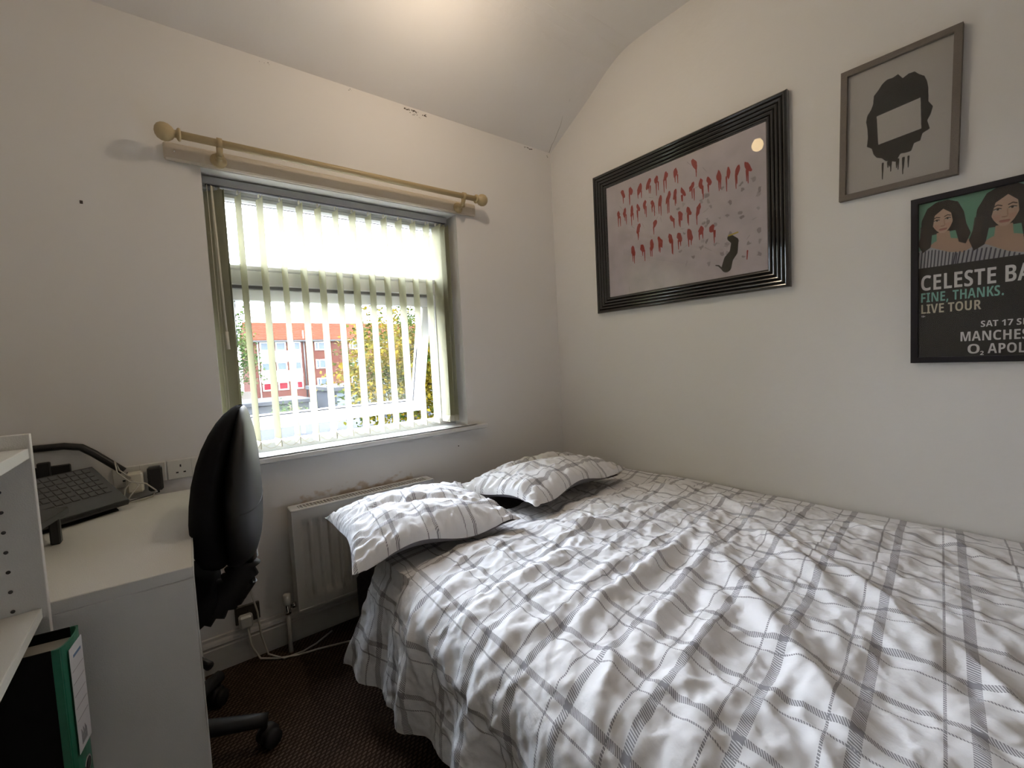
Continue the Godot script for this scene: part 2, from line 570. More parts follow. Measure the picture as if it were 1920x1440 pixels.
func window_unit() -> void:
	var win := structure("window_1", "white plastic window with a fixed top light and an open lower sash")
	var zi := -0.125
	var zo := -0.19
	var fr := begin()
	frame_rect(fr, Vector2(WX0 - 0.002, WY0 - 0.002), Vector2(WX1 + 0.002, WY1 + 0.002), 0.042, zi, zo)
	obj("frame", fr, M.upvc, win)
	box("transom", Vector3(WX0 + 0.04, 1.512, zo), Vector3(WX1 - 0.04, 1.575, zi), M.upvc, win, 0.004)
	# top light: bead and pane
	var tb := begin()
	frame_rect(tb, Vector2(WX0 + 0.038, 1.572), Vector2(WX1 - 0.038, WY1 - 0.036), 0.028, zi + 0.004, zo + 0.02, 0.008)
	obj("glazing_bead", tb, M.upvc, win)
	box("pane", Vector3(WX0 + 0.055, 1.59, -0.160), Vector3(WX1 - 0.055, WY1 - 0.055, -0.156), M.pane, win, 0.0)
	var tg := begin()
	frame_rect(tg, Vector2(WX0 + 0.060, 1.594), Vector2(WX1 - 0.060, WY1 - 0.058), 0.007, -0.150, -0.156, 0.0)
	obj("gasket", tg, M.gasket, win)
	# lower sash, hung at its top edge and pushed open at the bottom
	var sash := Node3D.new()
	sash.name = "sash"
	win.add_child(sash)
	sash.position = Vector3(0, 1.505, -0.150)
	sash.rotation.x = deg_to_rad(16.5)
	var x0 := WX0 + 0.036
	var x1 := WX1 - 0.100
	var ln := 0.655
	var sf := begin()
	frame_rect(sf, Vector2(x0, -ln), Vector2(x1, 0), 0.055, 0.02, -0.045, 0.005)
	var sfo := obj("sash_frame", sf, M.upvc, sash)
	sfo.set_meta("label", "white top-hung sash frame pushed open")
	box("pane", Vector3(x0 + 0.05, -ln + 0.05, -0.014), Vector3(x1 - 0.05, -0.05, -0.010), M.pane, sash, 0.0)
	var sg := begin()
	frame_rect(sg, Vector2(x0 + 0.054, -ln + 0.054), Vector2(x1 - 0.054, -0.054), 0.006, -0.006, -0.010, 0.0)
	obj("gasket", sg, M.gasket, sash)
	# side mullion right of the sash and friction stay
	box("mullion", Vector3(x1 + 0.006, WY0 + 0.03, zo), Vector3(x1 + 0.045, 1.515, zi), M.upvc, win, 0.004)
	box("side_pane", Vector3(x1 + 0.04, WY0 + 0.035, -0.16), Vector3(WX1 - 0.035, 1.515, -0.156), M.pane, win, 0.0)
	box("sash_gasket", Vector3(x0, 1.4995, -0.134), Vector3(x1, 1.511, -0.128), mat(lin(0.18, 0.18, 0.19), 0.5), win, 0.0)
	var h := begin()
	bx(h, Vector3(-1.25, -ln + 0.035, 0.026), Vector3(0.035, 0.02, 0.014), 0.004)
	bx(h, Vector3(-1.22, -ln + 0.035, 0.040), Vector3(0.11, 0.018, 0.012), 0.005)
	obj("handle", h, M.upvc, sash)
	# inner sill board
	var st := begin()
	bx(st, Vector3(-1.215, 0.784, -0.046), Vector3(1.113, 0.026, 0.158), 0.003)
	bx(st, Vector3(-1.215, 0.784, 0.018), Vector3(1.23, 0.026, 0.034), 0.005)
	var sill := obj("window_sill", st, mat(lin(0.70, 0.70, 0.69), 0.35))
	sill.set_meta("kind", "structure")
	sill.set_meta("label", "white gloss window sill board")
	# outer sill
	var os := box("trim_1", Vector3(WX0, 0.74, -0.33), Vector3(WX1, 0.785, -0.19), M.upvc, self, 0.004)
	os.set_meta("kind", "structure")

# ------------------------------------------------------------------ blind
func blind() -> void:
	var b := thing("vertical_blind", "cream fabric vertical blind hanging in the window", "blind", Vector3(-1.27, 1.90, -0.07))
	var o := b.position
	var hr := begin()
	bx(hr, Vector3(-1.278, 1.902, -0.078) - o, Vector3(1.084, 0.030, 0.040), 0.003)
	obj("headrail", hr, M.headrail, b)
	box("track_groove", Vector3(-1.81, 1.8845, -0.075) - o, Vector3(-0.745, 1.8865, -0.060) - o, M.gasket, b, 0.0)
	var top := 1.872
	var bot := 0.822
	var lower := []
	var places := [[-1.786, 42.0], [-1.764, 16.0]]
	for k in 12:
		places.append([-1.701 + 0.0772 * k, 8.0 - 1.25 * k + 1.6 * sin(k * 2.3)])
	places.append_array([[-0.795, 2.0], [-0.770, 6.0], [-0.748, 8.0]])
	for q in places:
		var x: float = q[0]
		var turn := Basis(Vector3.UP, deg_to_rad(90.0 + q[1]))
		var w := 0.085
		var n := 9
		var rows := 3
		var p := PackedVector3Array()
		var uv := PackedVector2Array()
		# a thin bowed strip with two faces, closed round its edge
		for j in rows:
			var y := lerpf(top, bot, j / float(rows - 1))
			for i in 2 * n + 1:
				var k := i if i < n else (2 * n - 1 - i if i < 2 * n else 0)
				var t := k / float(n - 1) * 2.0 - 1.0
				var side := 0.00035 if i < n or i == 2 * n else -0.00035
				var bow := 0.006 * (1.0 - t * t)
				p.append(Vector3(x, y, -0.080) - o + turn * Vector3(t * w / 2, 0, bow + side))
				uv.append(Vector2(t, y))
		var s := put("slat", sheet(2 * n + 1, rows, p, uv, false, true), M.slat, b)
		var e := turn * Vector3(w / 2, 0, 0)
		var f := Vector3(x, 0, -0.080)
		var wb := begin()
		bx(wb, Vector3(0, bot + 0.016, 0) + f - o, Vector3(w * 0.96, 0.034, 0.004), 0.0015, turn)
		obj("weight", wb, M.cream_plastic, s)
		var hk := begin()
		bx(hk, Vector3(0, top + 0.006, 0) + f - o, Vector3(0.020, 0.014, 0.003), 0.001, turn)
		obj("hanger", hk, M.cream_plastic, s)
		lower.append([f + e + Vector3(0, bot + 0.030, 0), f - e + Vector3(0, bot + 0.030, 0)])
	# link chains between the weights, front and back
	for side in 2:
		for k in range(1, lower.size() - 3):
			var a: Vector3 = lower[k][side]
			var c: Vector3 = lower[k + 1][side]
			var pts := []
			for i in 9:
				var t := i / 8.0
				pts.append(a.lerp(c, t) - Vector3(0, 0.030 * 4.0 * t * (1.0 - t), 0) - o)
			tube_obj("link_chain", pts, 0.0011, M.cream_plastic, b, 5)
	# tilt wand and cord at the left
	var wand := [Vector3(-1.792, 1.875, -0.045) - o, Vector3(-1.788, 1.6, -0.040) - o, Vector3(-1.783, 1.30, -0.038) - o]
	tube_obj("wand", wand, 0.004, M.cream_plastic, b, 8)
	tube_obj("wand_weight", [Vector3(-1.783, 1.31, -0.038) - o, Vector3(-1.782, 1.24, -0.038) - o], [0.006, 0.007], M.cream_plastic, b, 10)
	for k in 2:
		tube_obj("cord", [Vector3(-1.806 + 0.012 * k, 1.88, -0.052) - o, Vector3(-1.805 + 0.010 * k, 1.3, -0.05) - o, Vector3(-1.803 + 0.008 * k, 0.86, -0.05) - o], 0.0012, M.cream_plastic, b, 5)

# ------------------------------------------------------------------ curtain pole
func curtain_pole() -> void:
	var bd := thing("pole_board", "cream painted board fixed to the wall above the window", "board", Vector3(-1.266, 1.955, 0.0))
	var st := begin()
	bx(st, Vector3(0, 0, 0.011), Vector3(1.335, 0.062, 0.022), 0.006)
	obj("plank", st, M.board, bd)
	for x in [-0.635, 0.645]:
		var sc := begin(false)
		lathe(sc, [Vector2(0.0, 0.0005), Vector2(0.0035, 0.0), Vector2(0.0035, -0.002), Vector2(0, -0.002)], 10, Vector3(x, 0.0, 0.0222), Basis(Vector3.RIGHT, PI / 2))
		obj("screw", sc, M.chrome, bd)
	var z := 0.088
	var y := 1.989
	var p := thing("curtain_pole", "cream wooden curtain pole with ball finials above the window", "curtain pole", Vector3(-1.258, y, z))
	tube_obj("rod", [Vector3(-0.63, 0, 0), Vector3(0.625, 0, 0)], 0.0135, M.pole, p, 20)
	for s in [-1.0, 1.0]:
		var f := begin(false)
		var prof := []
		if s < 0:
			prof = [Vector2(0, 0.0), Vector2(0.0135, 0.001), Vector2(0.021, 0.003), Vector2(0.0225, 0.008), Vector2(0.019, 0.012), Vector2(0.013, 0.015), Vector2(0.013, 0.020), Vector2(0.021, 0.026), Vector2(0.028, 0.036), Vector2(0.0305, 0.047), Vector2(0.029, 0.058), Vector2(0.023, 0.068), Vector2(0.013, 0.0745), Vector2(0.0, 0.077)]
		else:
			prof = [Vector2(0, 0.0), Vector2(0.0135, 0.001), Vector2(0.021, 0.003), Vector2(0.0225, 0.008), Vector2(0.019, 0.012), Vector2(0.013, 0.015), Vector2(0.013, 0.018), Vector2(0.021, 0.023), Vector2(0.028, 0.033), Vector2(0.0305, 0.044), Vector2(0.029, 0.055), Vector2(0.023, 0.065), Vector2(0.013, 0.0715), Vector2(0.0, 0.074)]
		lathe(f, prof, 24, Vector3(-0.622 if s < 0 else 0.613, 0, 0), Basis(Vector3.BACK, PI / 2 * -s))
		obj("finial", f, M.pole, p)
		var bk := begin(false)
		var bx_ := -0.51 if s < 0 else 0.545
		lathe(bk, [Vector2(0, 0.0), Vector2(0.026, 0.0), Vector2(0.028, 0.004), Vector2(0.024, 0.009), Vector2(0.013, 0.012), Vector2(0.010, 0.018), Vector2(0.010, 0.045), Vector2(0.014, 0.052), Vector2(0, 0.055)], 20, Vector3(bx_, -0.040, 0.0230 - z), Basis(Vector3.RIGHT, deg_to_rad(90.0)))
		tube(bk, [Vector3(bx_ - 0.008, 0, 0), Vector3(bx_ + 0.008, 0, 0)], 0.0185, 18)
		tube(bk, [Vector3(bx_, -0.040, -0.016), Vector3(bx_, -0.010, -0.002)], [0.010, 0.011], 12)
		obj("bracket", bk, M.pole, p)

# ------------------------------------------------------------------ bed
const CHECK := 0.137

func plaid() -> StandardMaterial3D:
	var s := 1024
	var im := Image.create_empty(s, s, false, Image.FORMAT_RGB8)
	var base := lin(0.80, 0.80, 0.815)
	var dark := lin(0.25, 0.245, 0.27)
	im.fill(base)
	var mm := s / (CHECK * 1000.0)
	# u: broad stripe 15 mm at the tile's centre, fine stripe 34 mm before it; v: 20 mm and 38 mm
	for j in s:
		for i in s:
			var x := (i - s * 0.5) / mm
			var y := (j - s * 0.5) / mm
			var a := 0.0
			var hatch_u := fposmod((j + i * 0.55) / s * 34.0, 1.0)
			var hatch_v := fposmod((i + j * 0.35) / s * 30.0, 1.0)
			var in_u := absf(x) < 6.5
			var in_v := absf(y) < 9.0
			if in_u:
				a = maxf(a, 1.0 if hatch_u < 0.58 else 0.10)
			if in_v:
				a = maxf(a, 1.0 if hatch_v < 0.56 else 0.10)
			if in_u and in_v:
				a = 1.0
			if absf(x + 34.0) < 1.9 and hatch_u < 0.68:
				a = 1.0
			if absf(y + 38.0) < 2.2 and hatch_v < 0.68:
				a = 1.0
			if a > 0.0:
				im.set_pixel(i, j, base.lerp(dark, a * 0.9))
	var m := mat(Color.WHITE, 0.85, 0.0, 0.25)
	im.generate_mipmaps()
	m.albedo_texture = ImageTexture.create_from_image(im)
	var n := FastNoiseLite.new()
	n.seed = 31
	n.frequency = 0.012
	n.fractal_octaves = 5
	var t := NoiseTexture2D.new()
	t.noise = n
	t.width = 512
	t.height = 512
	t.seamless = true
	t.as_normal_map = true
	t.bump_strength = 5.0
	m.normal_enabled = true
	m.normal_texture = t
	m.normal_scale = 0.6
	return m

const FOLDS := [
	[0.016, 0.026, -1.49, 1.12, -1.34, 1.10, -1.17, 1.08, -0.93, 1.02],
	[0.018, 0.024, -1.36, 1.29, -1.20, 1.26, -1.05, 1.22, -0.87, 1.20],
	[0.026, 0.026, -1.32, 1.35, -1.14, 1.31, -0.86, 1.29, -0.59, 1.23],
	[0.012, 0.024, -1.49, 1.26, -1.41, 1.25, -1.31, 1.29],
	[0.018, 0.030, -1.28, 1.49, -1.08, 1.44, -0.78, 1.37, -0.43, 1.21],
	[0.014, 0.030, -1.29, 1.60, -1.10, 1.56, -0.89, 1.48],
	[0.022, 0.028, -0.31, 1.25, -0.52, 1.46, -0.71, 1.65, -0.87, 1.78],
	[0.018, 0.026, -0.42, 1.41, -0.56, 1.58, -0.66, 1.70, -0.74, 1.82],
	[0.012, 0.024, -0.47, 1.52, -0.52, 1.67, -0.51, 1.80],
	[0.020, 0.030, -0.66, 1.33, -0.90, 1.55, -1.05, 1.70, -1.16, 1.80],
	[0.015, 0.028, -0.67, 1.73, -0.84, 1.86, -0.97, 1.93],
	[0.013, 0.030, -1.00, 1.65, -1.12, 1.79, -1.22, 1.87],
	[0.012, 0.026, -0.76, 1.83, -0.84, 1.92, -0.95, 1.99],
	[0.010, 0.026, -1.66, 1.31, -1.58, 1.33, -1.50, 1.37],
	[0.012, 0.026, -1.47, 1.54, -1.37, 1.50, -1.28, 1.45],
	[0.012, 0.028, -1.40, 1.69, -1.30, 1.67, -1.16, 1.67],
	[0.012, 0.024, -1.60, 1.10, -1.49, 0.99, -1.32, 0.94],
	[0.010, 0.024, -1.67, 1.09, -1.58, 0.97, -1.46, 0.90],
	[0.014, 0.022, -0.20, 1.53, -0.27, 1.66, -0.19, 1.79, -0.29, 1.93],
	[0.018, 0.026, -0.12, 1.08, -0.23, 1.15, -0.32, 1.33, -0.22, 1.43],
	[0.014, 0.030, -0.75, 0.95, -0.55, 1.05, -0.30, 1.02],
	[0.016, 0.030, -1.05, 0.90, -0.80, 0.96, -0.60, 1.12],
	[0.010, 0.022, -0.35, 0.75, -0.22, 0.92, -0.12, 1.08],
]

var creases := []

func make_creases() -> void:
	var r := RandomNumberGenerator.new()
	r.seed = 77
	for f in FOLDS:
		var pts := PackedVector2Array()
		for k in range(2, f.size(), 2):
			pts.append(Vector2(f[k], f[k + 1]))
		creases.append([f[0], f[1], pts])
	# many small sharp creases that follow the larger folds near them
	for k in 150:
		var c := Vector2(r.randf_range(-1.72, -0.05), r.randf_range(0.72, 2.1))
		var near := 1e9
		var dir := Vector2(1, 0)
		for f in FOLDS:
			for i in range(2, f.size() - 3, 2):
				var a := Vector2(f[i], f[i + 1])
				var b := Vector2(f[i + 2], f[i + 3])
				var d := c.distance_to((a + b) * 0.5)
				if d < near:
					near = d
					dir = (b - a).normalized()
		dir = dir.rotated(r.randf_range(-0.5, 0.5))
		var l := r.randf_range(0.05, 0.16)
		creases.append([r.randf_range(0.003, 0.0075), r.randf_range(0.009, 0.016), PackedVector2Array([c - dir * l, c + dir.rotated(0.25) * l * 0.1, c + dir * l])])
	for f in creases:
		var box2 := Rect2(f[2][0], Vector2.ZERO)
		for q in f[2]:
			box2 = box2.expand(q)
		f.append(box2.grow(f[1] * 2.6))

func fold_height(x: float, z: float) -> float:
	var h := 0.0
	var p := Vector2(x, z)
	for f in creases:
		if not f[3].has_point(p):
			continue
		var best := 1e9
		var along := 0.0
		var pts: PackedVector2Array = f[2]
		var n := pts.size()
		for k in n - 1:
			var a := pts[k]
			var ab := pts[k + 1] - a
			var t := clampf((p - a).dot(ab) / ab.length_squared(), 0.0, 1.0)
			var d := p.distance_to(a + ab * t)
			if d < best:
				best = d
				along = (k + t) / (n - 1)
		var w: float = f[1]
		if best < w * 2.6:
			h += f[0] * exp(-pow(best / w, 2.0)) * pow(sin(PI * clampf(along, 0.0, 1.0) * 0.92 + 0.12), 0.6)
	return h

func bed() -> void:
	var frame := thing("bed", "low dark divan bed base under the checked bedding", "bed", Vector3(-0.73, 0, 1.12))
	box("base", Vector3(-0.69, 0.07, -0.94), Vector3(0.69, 0.27, 0.96), M.dark_sheet, frame, 0.01)
	for x in [-0.6, 0.6]:
		for z in [-0.85, 0.87]:
			tube_obj("foot", [Vector3(x, 0.0, z), Vector3(x, 0.075, z)], 0.025, M.black, frame, 12)
	var mt := begin(false)
	var m0 := Vector3(-0.73, 0.375, 1.12)
	bx(mt, m0, Vector3(1.40, 0.205, 1.92), 0.03)
	var mo := obj("mattress", mt, M.dark_sheet)
	tag(mo, "mattress in a dark grey fitted sheet under the duvet", "mattress")
	var cloth := plaid()
	make_creases()
	# duvet: across = arc length from the wall edge over the top and down the side
	var nu := 320
	var nv := 300
	var noise := FastNoiseLite.new()
	noise.seed = 9
	noise.frequency = 3.2
	noise.fractal_octaves = 3
	var fine := FastNoiseLite.new()
	fine.seed = 19
	fine.frequency = 16.0
	fine.fractal_octaves = 3
	var total := 1.79
	var P := PackedVector3Array()
	var UV := PackedVector2Array()
	for j in nv:
		var v := j / float(nv - 1)
		for i in nu:
			var s := total * i / (nu - 1)
			# the head edge lies under the pillows and comes lower down the side
			var z0 := 0.50 + 0.02 * sin(s * 9.0) + 0.03 * smoothstep(1.3, 1.6, s)
			var z := lerpf(z0, 2.12, v)
			var edge := 1.35
			var rad := 0.15
			var x := 0.0
			var y := 0.0
			var nx := 0.0
			var ny := 1.0
			if s < edge:
				x = -0.012 - s
				y = 0.0
			elif s < edge + rad * 1.45:
				var a := (s - edge) / rad
				x = -0.012 - edge - rad * sin(a)
				y = -rad * (1.0 - cos(a))
				nx = -sin(a)
				ny = cos(a)
			else:
				var a := 1.45
				var r := s - edge - rad * a
				x = -0.012 - edge - rad * sin(a) - r * cos(a)
				y = -rad * (1.0 - cos(a)) - r * sin(a)
				nx = -sin(a)
				ny = cos(a)
			var wx := -0.012 - s
			var low := noise.get_noise_2d(wx * 0.9, z * 0.9)
			var h := fold_height(wx, z) + 0.016 * low
			var f1 := fine.get_noise_2d(wx, z)
			h += 0.0035 * f1 + 0.006 * (1.0 - absf(fine.get_noise_2d(wx * 0.45 + 7.0 + z * 0.2, z * 0.45)) * 2.2)
			# the hanging side falls in soft pleats
			var hang := smoothstep(edge + 0.08, total, s)
			h += hang * (0.030 * sin(z * 17.0 + 1.5 * sin(z * 5.0)) + 0.012 * sin(z * 41.0 + s * 4.0))
			# puffed middle, flat along the wall, thin at the head
			h += 0.012 * sin(clampf(s / edge, 0.0, 1.0) * PI) - 0.035 * smoothstep(0.20, 0.10, v) * (1.0 - hang)
			h += 0.012 * smoothstep(1.3, 1.9, z)
			h *= lerpf(0.25, 1.0, smoothstep(0.0, 0.12, s))
			var q := Vector3(x + nx * h, 0.515 + y + ny * h, z)
			q.x = minf(q.x, -0.004)
			if q.x > -1.45:
				q.y = maxf(q.y, 0.487)
			q.y += hang * 0.03 * sin(z * 6.0 + 0.7)
			q.x -= hang * 0.05 * smoothstep(0.85, 0.55, z)
			P.append(q)
			UV.append(Vector2((wx + 1.445 + 0.05 * (z - 1.4)) / CHECK + 0.5, (z + 0.14 * (wx + 1.44) - 1.47) / CHECK + 0.5))
	var duvet := put("duvet", sheet(nu, nv, P, UV, true), cloth)
	tag(duvet, "rumpled white duvet with grey check stripes spread over the bed", "duvet")
	pillow("white check pillow with grey underside nearest the radiator", Vector3(-1.268, 0.556, 0.50), Vector2(0.30, 0.268), 0.095, deg_to_rad(-7.0), deg_to_rad(0.5), 3, cloth)
	pillow("white check pillow with grey underside in the corner by the wall", Vector3(-0.585, 0.562, 0.455), Vector2(0.35, 0.25), 0.092, deg_to_rad(8.0), deg_to_rad(-2.5), 8, cloth)

func pillow(label: String, at: Vector3, half: Vector2, thick: float, turn: float, lean: float, seed_: int, cloth: Material) -> void:
	var o := thing("pillow", label, "pillow", at, turn, "pillows at the head of the bed")
	o.rotation = Vector3(lean, turn, 0)
	var n := 70
	var nz := FastNoiseLite.new()
	nz.seed = seed_
	nz.frequency = 5.0
	nz.fractal_octaves = 3
	for side in 2:
		var p := PackedVector3Array()
		var uv := PackedVector2Array()
		for j in n:
			for i in n:
				var u := i / float(n - 1) * 2.0 - 1.0
				var v := j / float(n - 1) * 2.0 - 1.0
				var pinch := 1.0 - 0.10 * (1.0 - u * u) * absf(v) - 0.0
				var pinch2 := 1.0 - 0.10 * (1.0 - v * v) * absf(u)
				var x := u * half.x * pinch2
				var z := v * half.y * pinch
				var e := pow(maxf(0.0, (1.0 - pow(absf(u), 2.6)) * (1.0 - pow(absf(v), 2.6))), 0.55)
				var wob := nz.get_noise_2d(x * 1.3, z * 1.3)
				# gathers run in from the edge
				var gather := 0.007 * sin(v * 34.0 + wob * 5.0) * smoothstep(0.45, 0.95, absf(u)) * smoothstep(1.0, 0.93, absf(u)) + 0.006 * sin(u * 38.0 + wob * 6.0) * smoothstep(0.5, 0.95, absf(v)) * smoothstep(1.0, 0.93, absf(v))
				var crease := -0.016 * exp(-pow((z - 0.35 * x - 0.03 * wob * 4.0 + 0.02 * seed_ - 0.1) / 0.03, 2.0)) * e
				var y := e * thick * (1.0 if side == 0 else -0.42) + (e * (0.022 * wob + crease) + gather * 0.8 if side == 0 else 0.0)
				y += 0.016 * sin(u * 5.0 + seed_) * pow(absf(v), 4.0) + 0.010 * sin(v * 4.0) * pow(absf(u), 4.0)
				p.append(Vector3(x, y, z))
				uv.append(Vector2(x / CHECK + 0.3 + 0.1 * seed_, (z + y * 0.3) / CHECK + 0.2))
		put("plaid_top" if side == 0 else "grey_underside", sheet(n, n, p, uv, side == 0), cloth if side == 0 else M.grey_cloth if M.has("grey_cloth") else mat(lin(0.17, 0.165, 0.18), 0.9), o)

# ------------------------------------------------------------------ desk, shelf unit, folder
func desk() -> void:
	var d := thing("desk", "white laminate desk below the sockets with a solid end panel", "desk", Vector3(-2.205, 0, 0.445), deg_to_rad(-2.1))
	box("desktop", Vector3(-0.245, 0.704, -0.405), Vector3(0.245, 0.730, 0.405), M.desk, d, 0.0015)
	box("end_panel", Vector3(-0.24, 0.0, 0.379), Vector3(0.245, 0.7035, 0.405), M.desk, d, 0.0015)
	box("end_panel", Vector3(-0.24, 0.0, -0.38), Vector3(0.235, 0.7035, -0.354), M.desk, d, 0.0015)
	box("back_panel", Vector3(-0.235, 0.30, -0.3535), Vector3(-0.218, 0.7035, 0.3785), M.desk, d, 0.001)
	box("edge_strip", Vector3(0.2453, 0.7035, -0.405), Vector3(0.2468, 0.730, 0.405), M.edge, d, 0.0003)
	box("edge_strip", Vector3(0.2453, 0.0, 0.379), Vector3(0.2468, 0.703, 0.405), M.edge, d, 0.0003)

func shelf_unit() -> void:
	var s := thing("bookcase", "low white open bookcase with drilled peg holes beside the desk", "bookcase", Vector3(-2.33, 0, 1.27))
	var x0 := -0.135
	var x1 := 0.138
	var z0 := -0.405
	var z1 := 0.405
	for z in [z0, z1 - 0.017]:
		var p := box("side_panel", Vector3(x0, 0, z), Vector3(x1, 1.056, z + 0.017), M.desk, s, 0.001)
		var zi: float = z + 0.0172 if z < 0 else z - 0.0002
		for c in [x1 - 0.044]:
			for k in 24:
				var y := 0.13 + 0.036 * k
				var h := begin(false)
				lathe(h, [Vector2(0.0, 0.0003), Vector2(0.0032, 0.0003), Vector2(0.0032, -0.0003)], 10, Vector3(c, y, zi), Basis(Vector3.RIGHT, PI / 2 if z < 0 else -PI / 2))
				obj("peg_hole", h, M.ink, p)
	box("back_board", Vector3(x0, 0.06, z0 + 0.0175), Vector3(x0 + 0.006, 1.03, z1 - 0.0175), M.desk, s, 0.0005)
	for y in [1.030, 0.735, 0.385, 0.06]:
		var xf: float = x1 - (0.004 if y > 1.0 else 0.010)
		box("top_board" if y > 1.0 else "shelf", Vector3(x0 + 0.0065, y - 0.018, z0 + 0.0173), Vector3(xf, y, z1 - 0.0173), M.desk, s, 0.001)
		box("edge_strip", Vector3(xf + 0.0003, y - 0.018, z0 + 0.0173), Vector3(xf + 0.0012, y, z1 - 0.0173), M.edge, s, 0.0002)
	box("plinth", Vector3(x1 - 0.03, 0.0, z0 + 0.0173), Vector3(x1 - 0.012, 0.0415, z1 - 0.0173), M.desk, s, 0.001)
	# lever arch file standing on the shelf, spine outwards
	var f := thing("lever_arch_file", "black and green lever arch file with a white spine label on the shelf", "file", Vector3(-2.151, 0.3855, 0.970), deg_to_rad(-10.0))
	f.rotation.z = 0.0
	var w := 0.078
	var d := 0.27
	var hh := 0.318
	# local: spine in the plane x = 0, covers run back to -x
	var sp := begin(false)
	var arc := PackedVector2Array()
	for k in 9:
		var a := PI * (k / 8.0 - 0.5)
		arc.append(Vector2(-0.008 + 0.008 * cos(a), sin(a) * w / 2))
	for k in range(8, -1, -1):
		var a := PI * (k / 8.0 - 0.5)
		arc.append(Vector2(-0.0105 + 0.008 * cos(a), sin(a) * (w / 2 - 0.0025)))
	var up := Basis(Vector3(1, 0, 0), Vector3(0, 0, 1), Vector3(0, 1, 0))
	var fl := begin()
	prism(fl, arc, 0.0, hh, Vector3.ZERO, up)
	obj("spine", fl, M.green, f)
	for k in [-1.0, 1.0]:
		box("cover", Vector3(-d, 0.0, k * w / 2 - 0.0013), Vector3(-0.0166, hh, k * w / 2 + 0.0013), M.cover_black, f, 0.0008)
		box("spine_wrap", Vector3(-0.0165, 0.0, k * w / 2 - 0.0014), Vector3(-0.006, hh, k * w / 2 + 0.0014), M.green, f, 0.0006)
	box("paper_block", Vector3(-0.22, 0.006, -w / 2 + 0.004), Vector3(-0.014, hh - 0.016, w / 2 - 0.004), M.card, f, 0.002)
	var lb := box("spine_label", Vector3(0.0002, 0.118, -0.027), Vector3(0.0010, 0.305, 0.027), M.paper, f, 0.0002)
	for k in 5:
		box("ruled_line", Vector3(0.0011, 0.262 - 0.022 * k, -0.023), Vector3(0.0013, 0.2626 - 0.022 * k, 0.023), M.print_grey, lb, 0.0)
	box("printed_name", Vector3(0.0011, 0.284, -0.018), Vector3(0.0013, 0.289, 0.014), M.print_blue, lb, 0.0)
	for k in 9:
		box("printed_bar", Vector3(0.0011, 0.127, -0.008 + 0.0026 * k), Vector3(0.0013, 0.146 + 0.004 * (k % 3), -0.0068 + 0.0026 * k), M.print_grey, lb, 0.0)
	var rg := begin(false)
	lathe(rg, [Vector2(0.0105, 0.0), Vector2(0.0135, 0.0004), Vector2(0.0135, 0.0012), Vector2(0.0105, 0.0014)], 20, Vector3(0.0, 0.082, 0.0), Basis(Vector3.BACK, -PI / 2))
	obj("finger_ring", rg, M.chrome, f)
	var ho := begin(false)
	lathe(ho, [Vector2(0.0, 0.0007), Vector2(0.0106, 0.0006), Vector2(0.0106, 0.0)], 20, Vector3(0.0, 0.082, 0.0), Basis(Vector3.BACK, -PI / 2))
	obj("finger_hole", ho, M.black, f)

# ------------------------------------------------------------------ office chair
func loft(sections: Array, sides: int, pow_ := 2.4) -> ArrayMesh:
	# each section: [centre, half width along z, half depth along x]; rings of a rounded box, ends closed
	var p := PackedVector3Array()
	var uv := PackedVector2Array()
	for j in sections.size():
		var s: Array = sections[j]
		for i in sides + 1:
			var a := TAU * (i % sides) / sides
			var c := cos(a)
			var d := sin(a)
			p.append(s[0] + Vector3(signf(c) * pow(absf(c), 2.0 / pow_) * s[2], 0, signf(d) * pow(absf(d), 2.0 / pow_) * s[1]))
			uv.append(Vector2(i / float(sides), j))
	return sheet(sides + 1, sections.size(), p, uv, false, true)

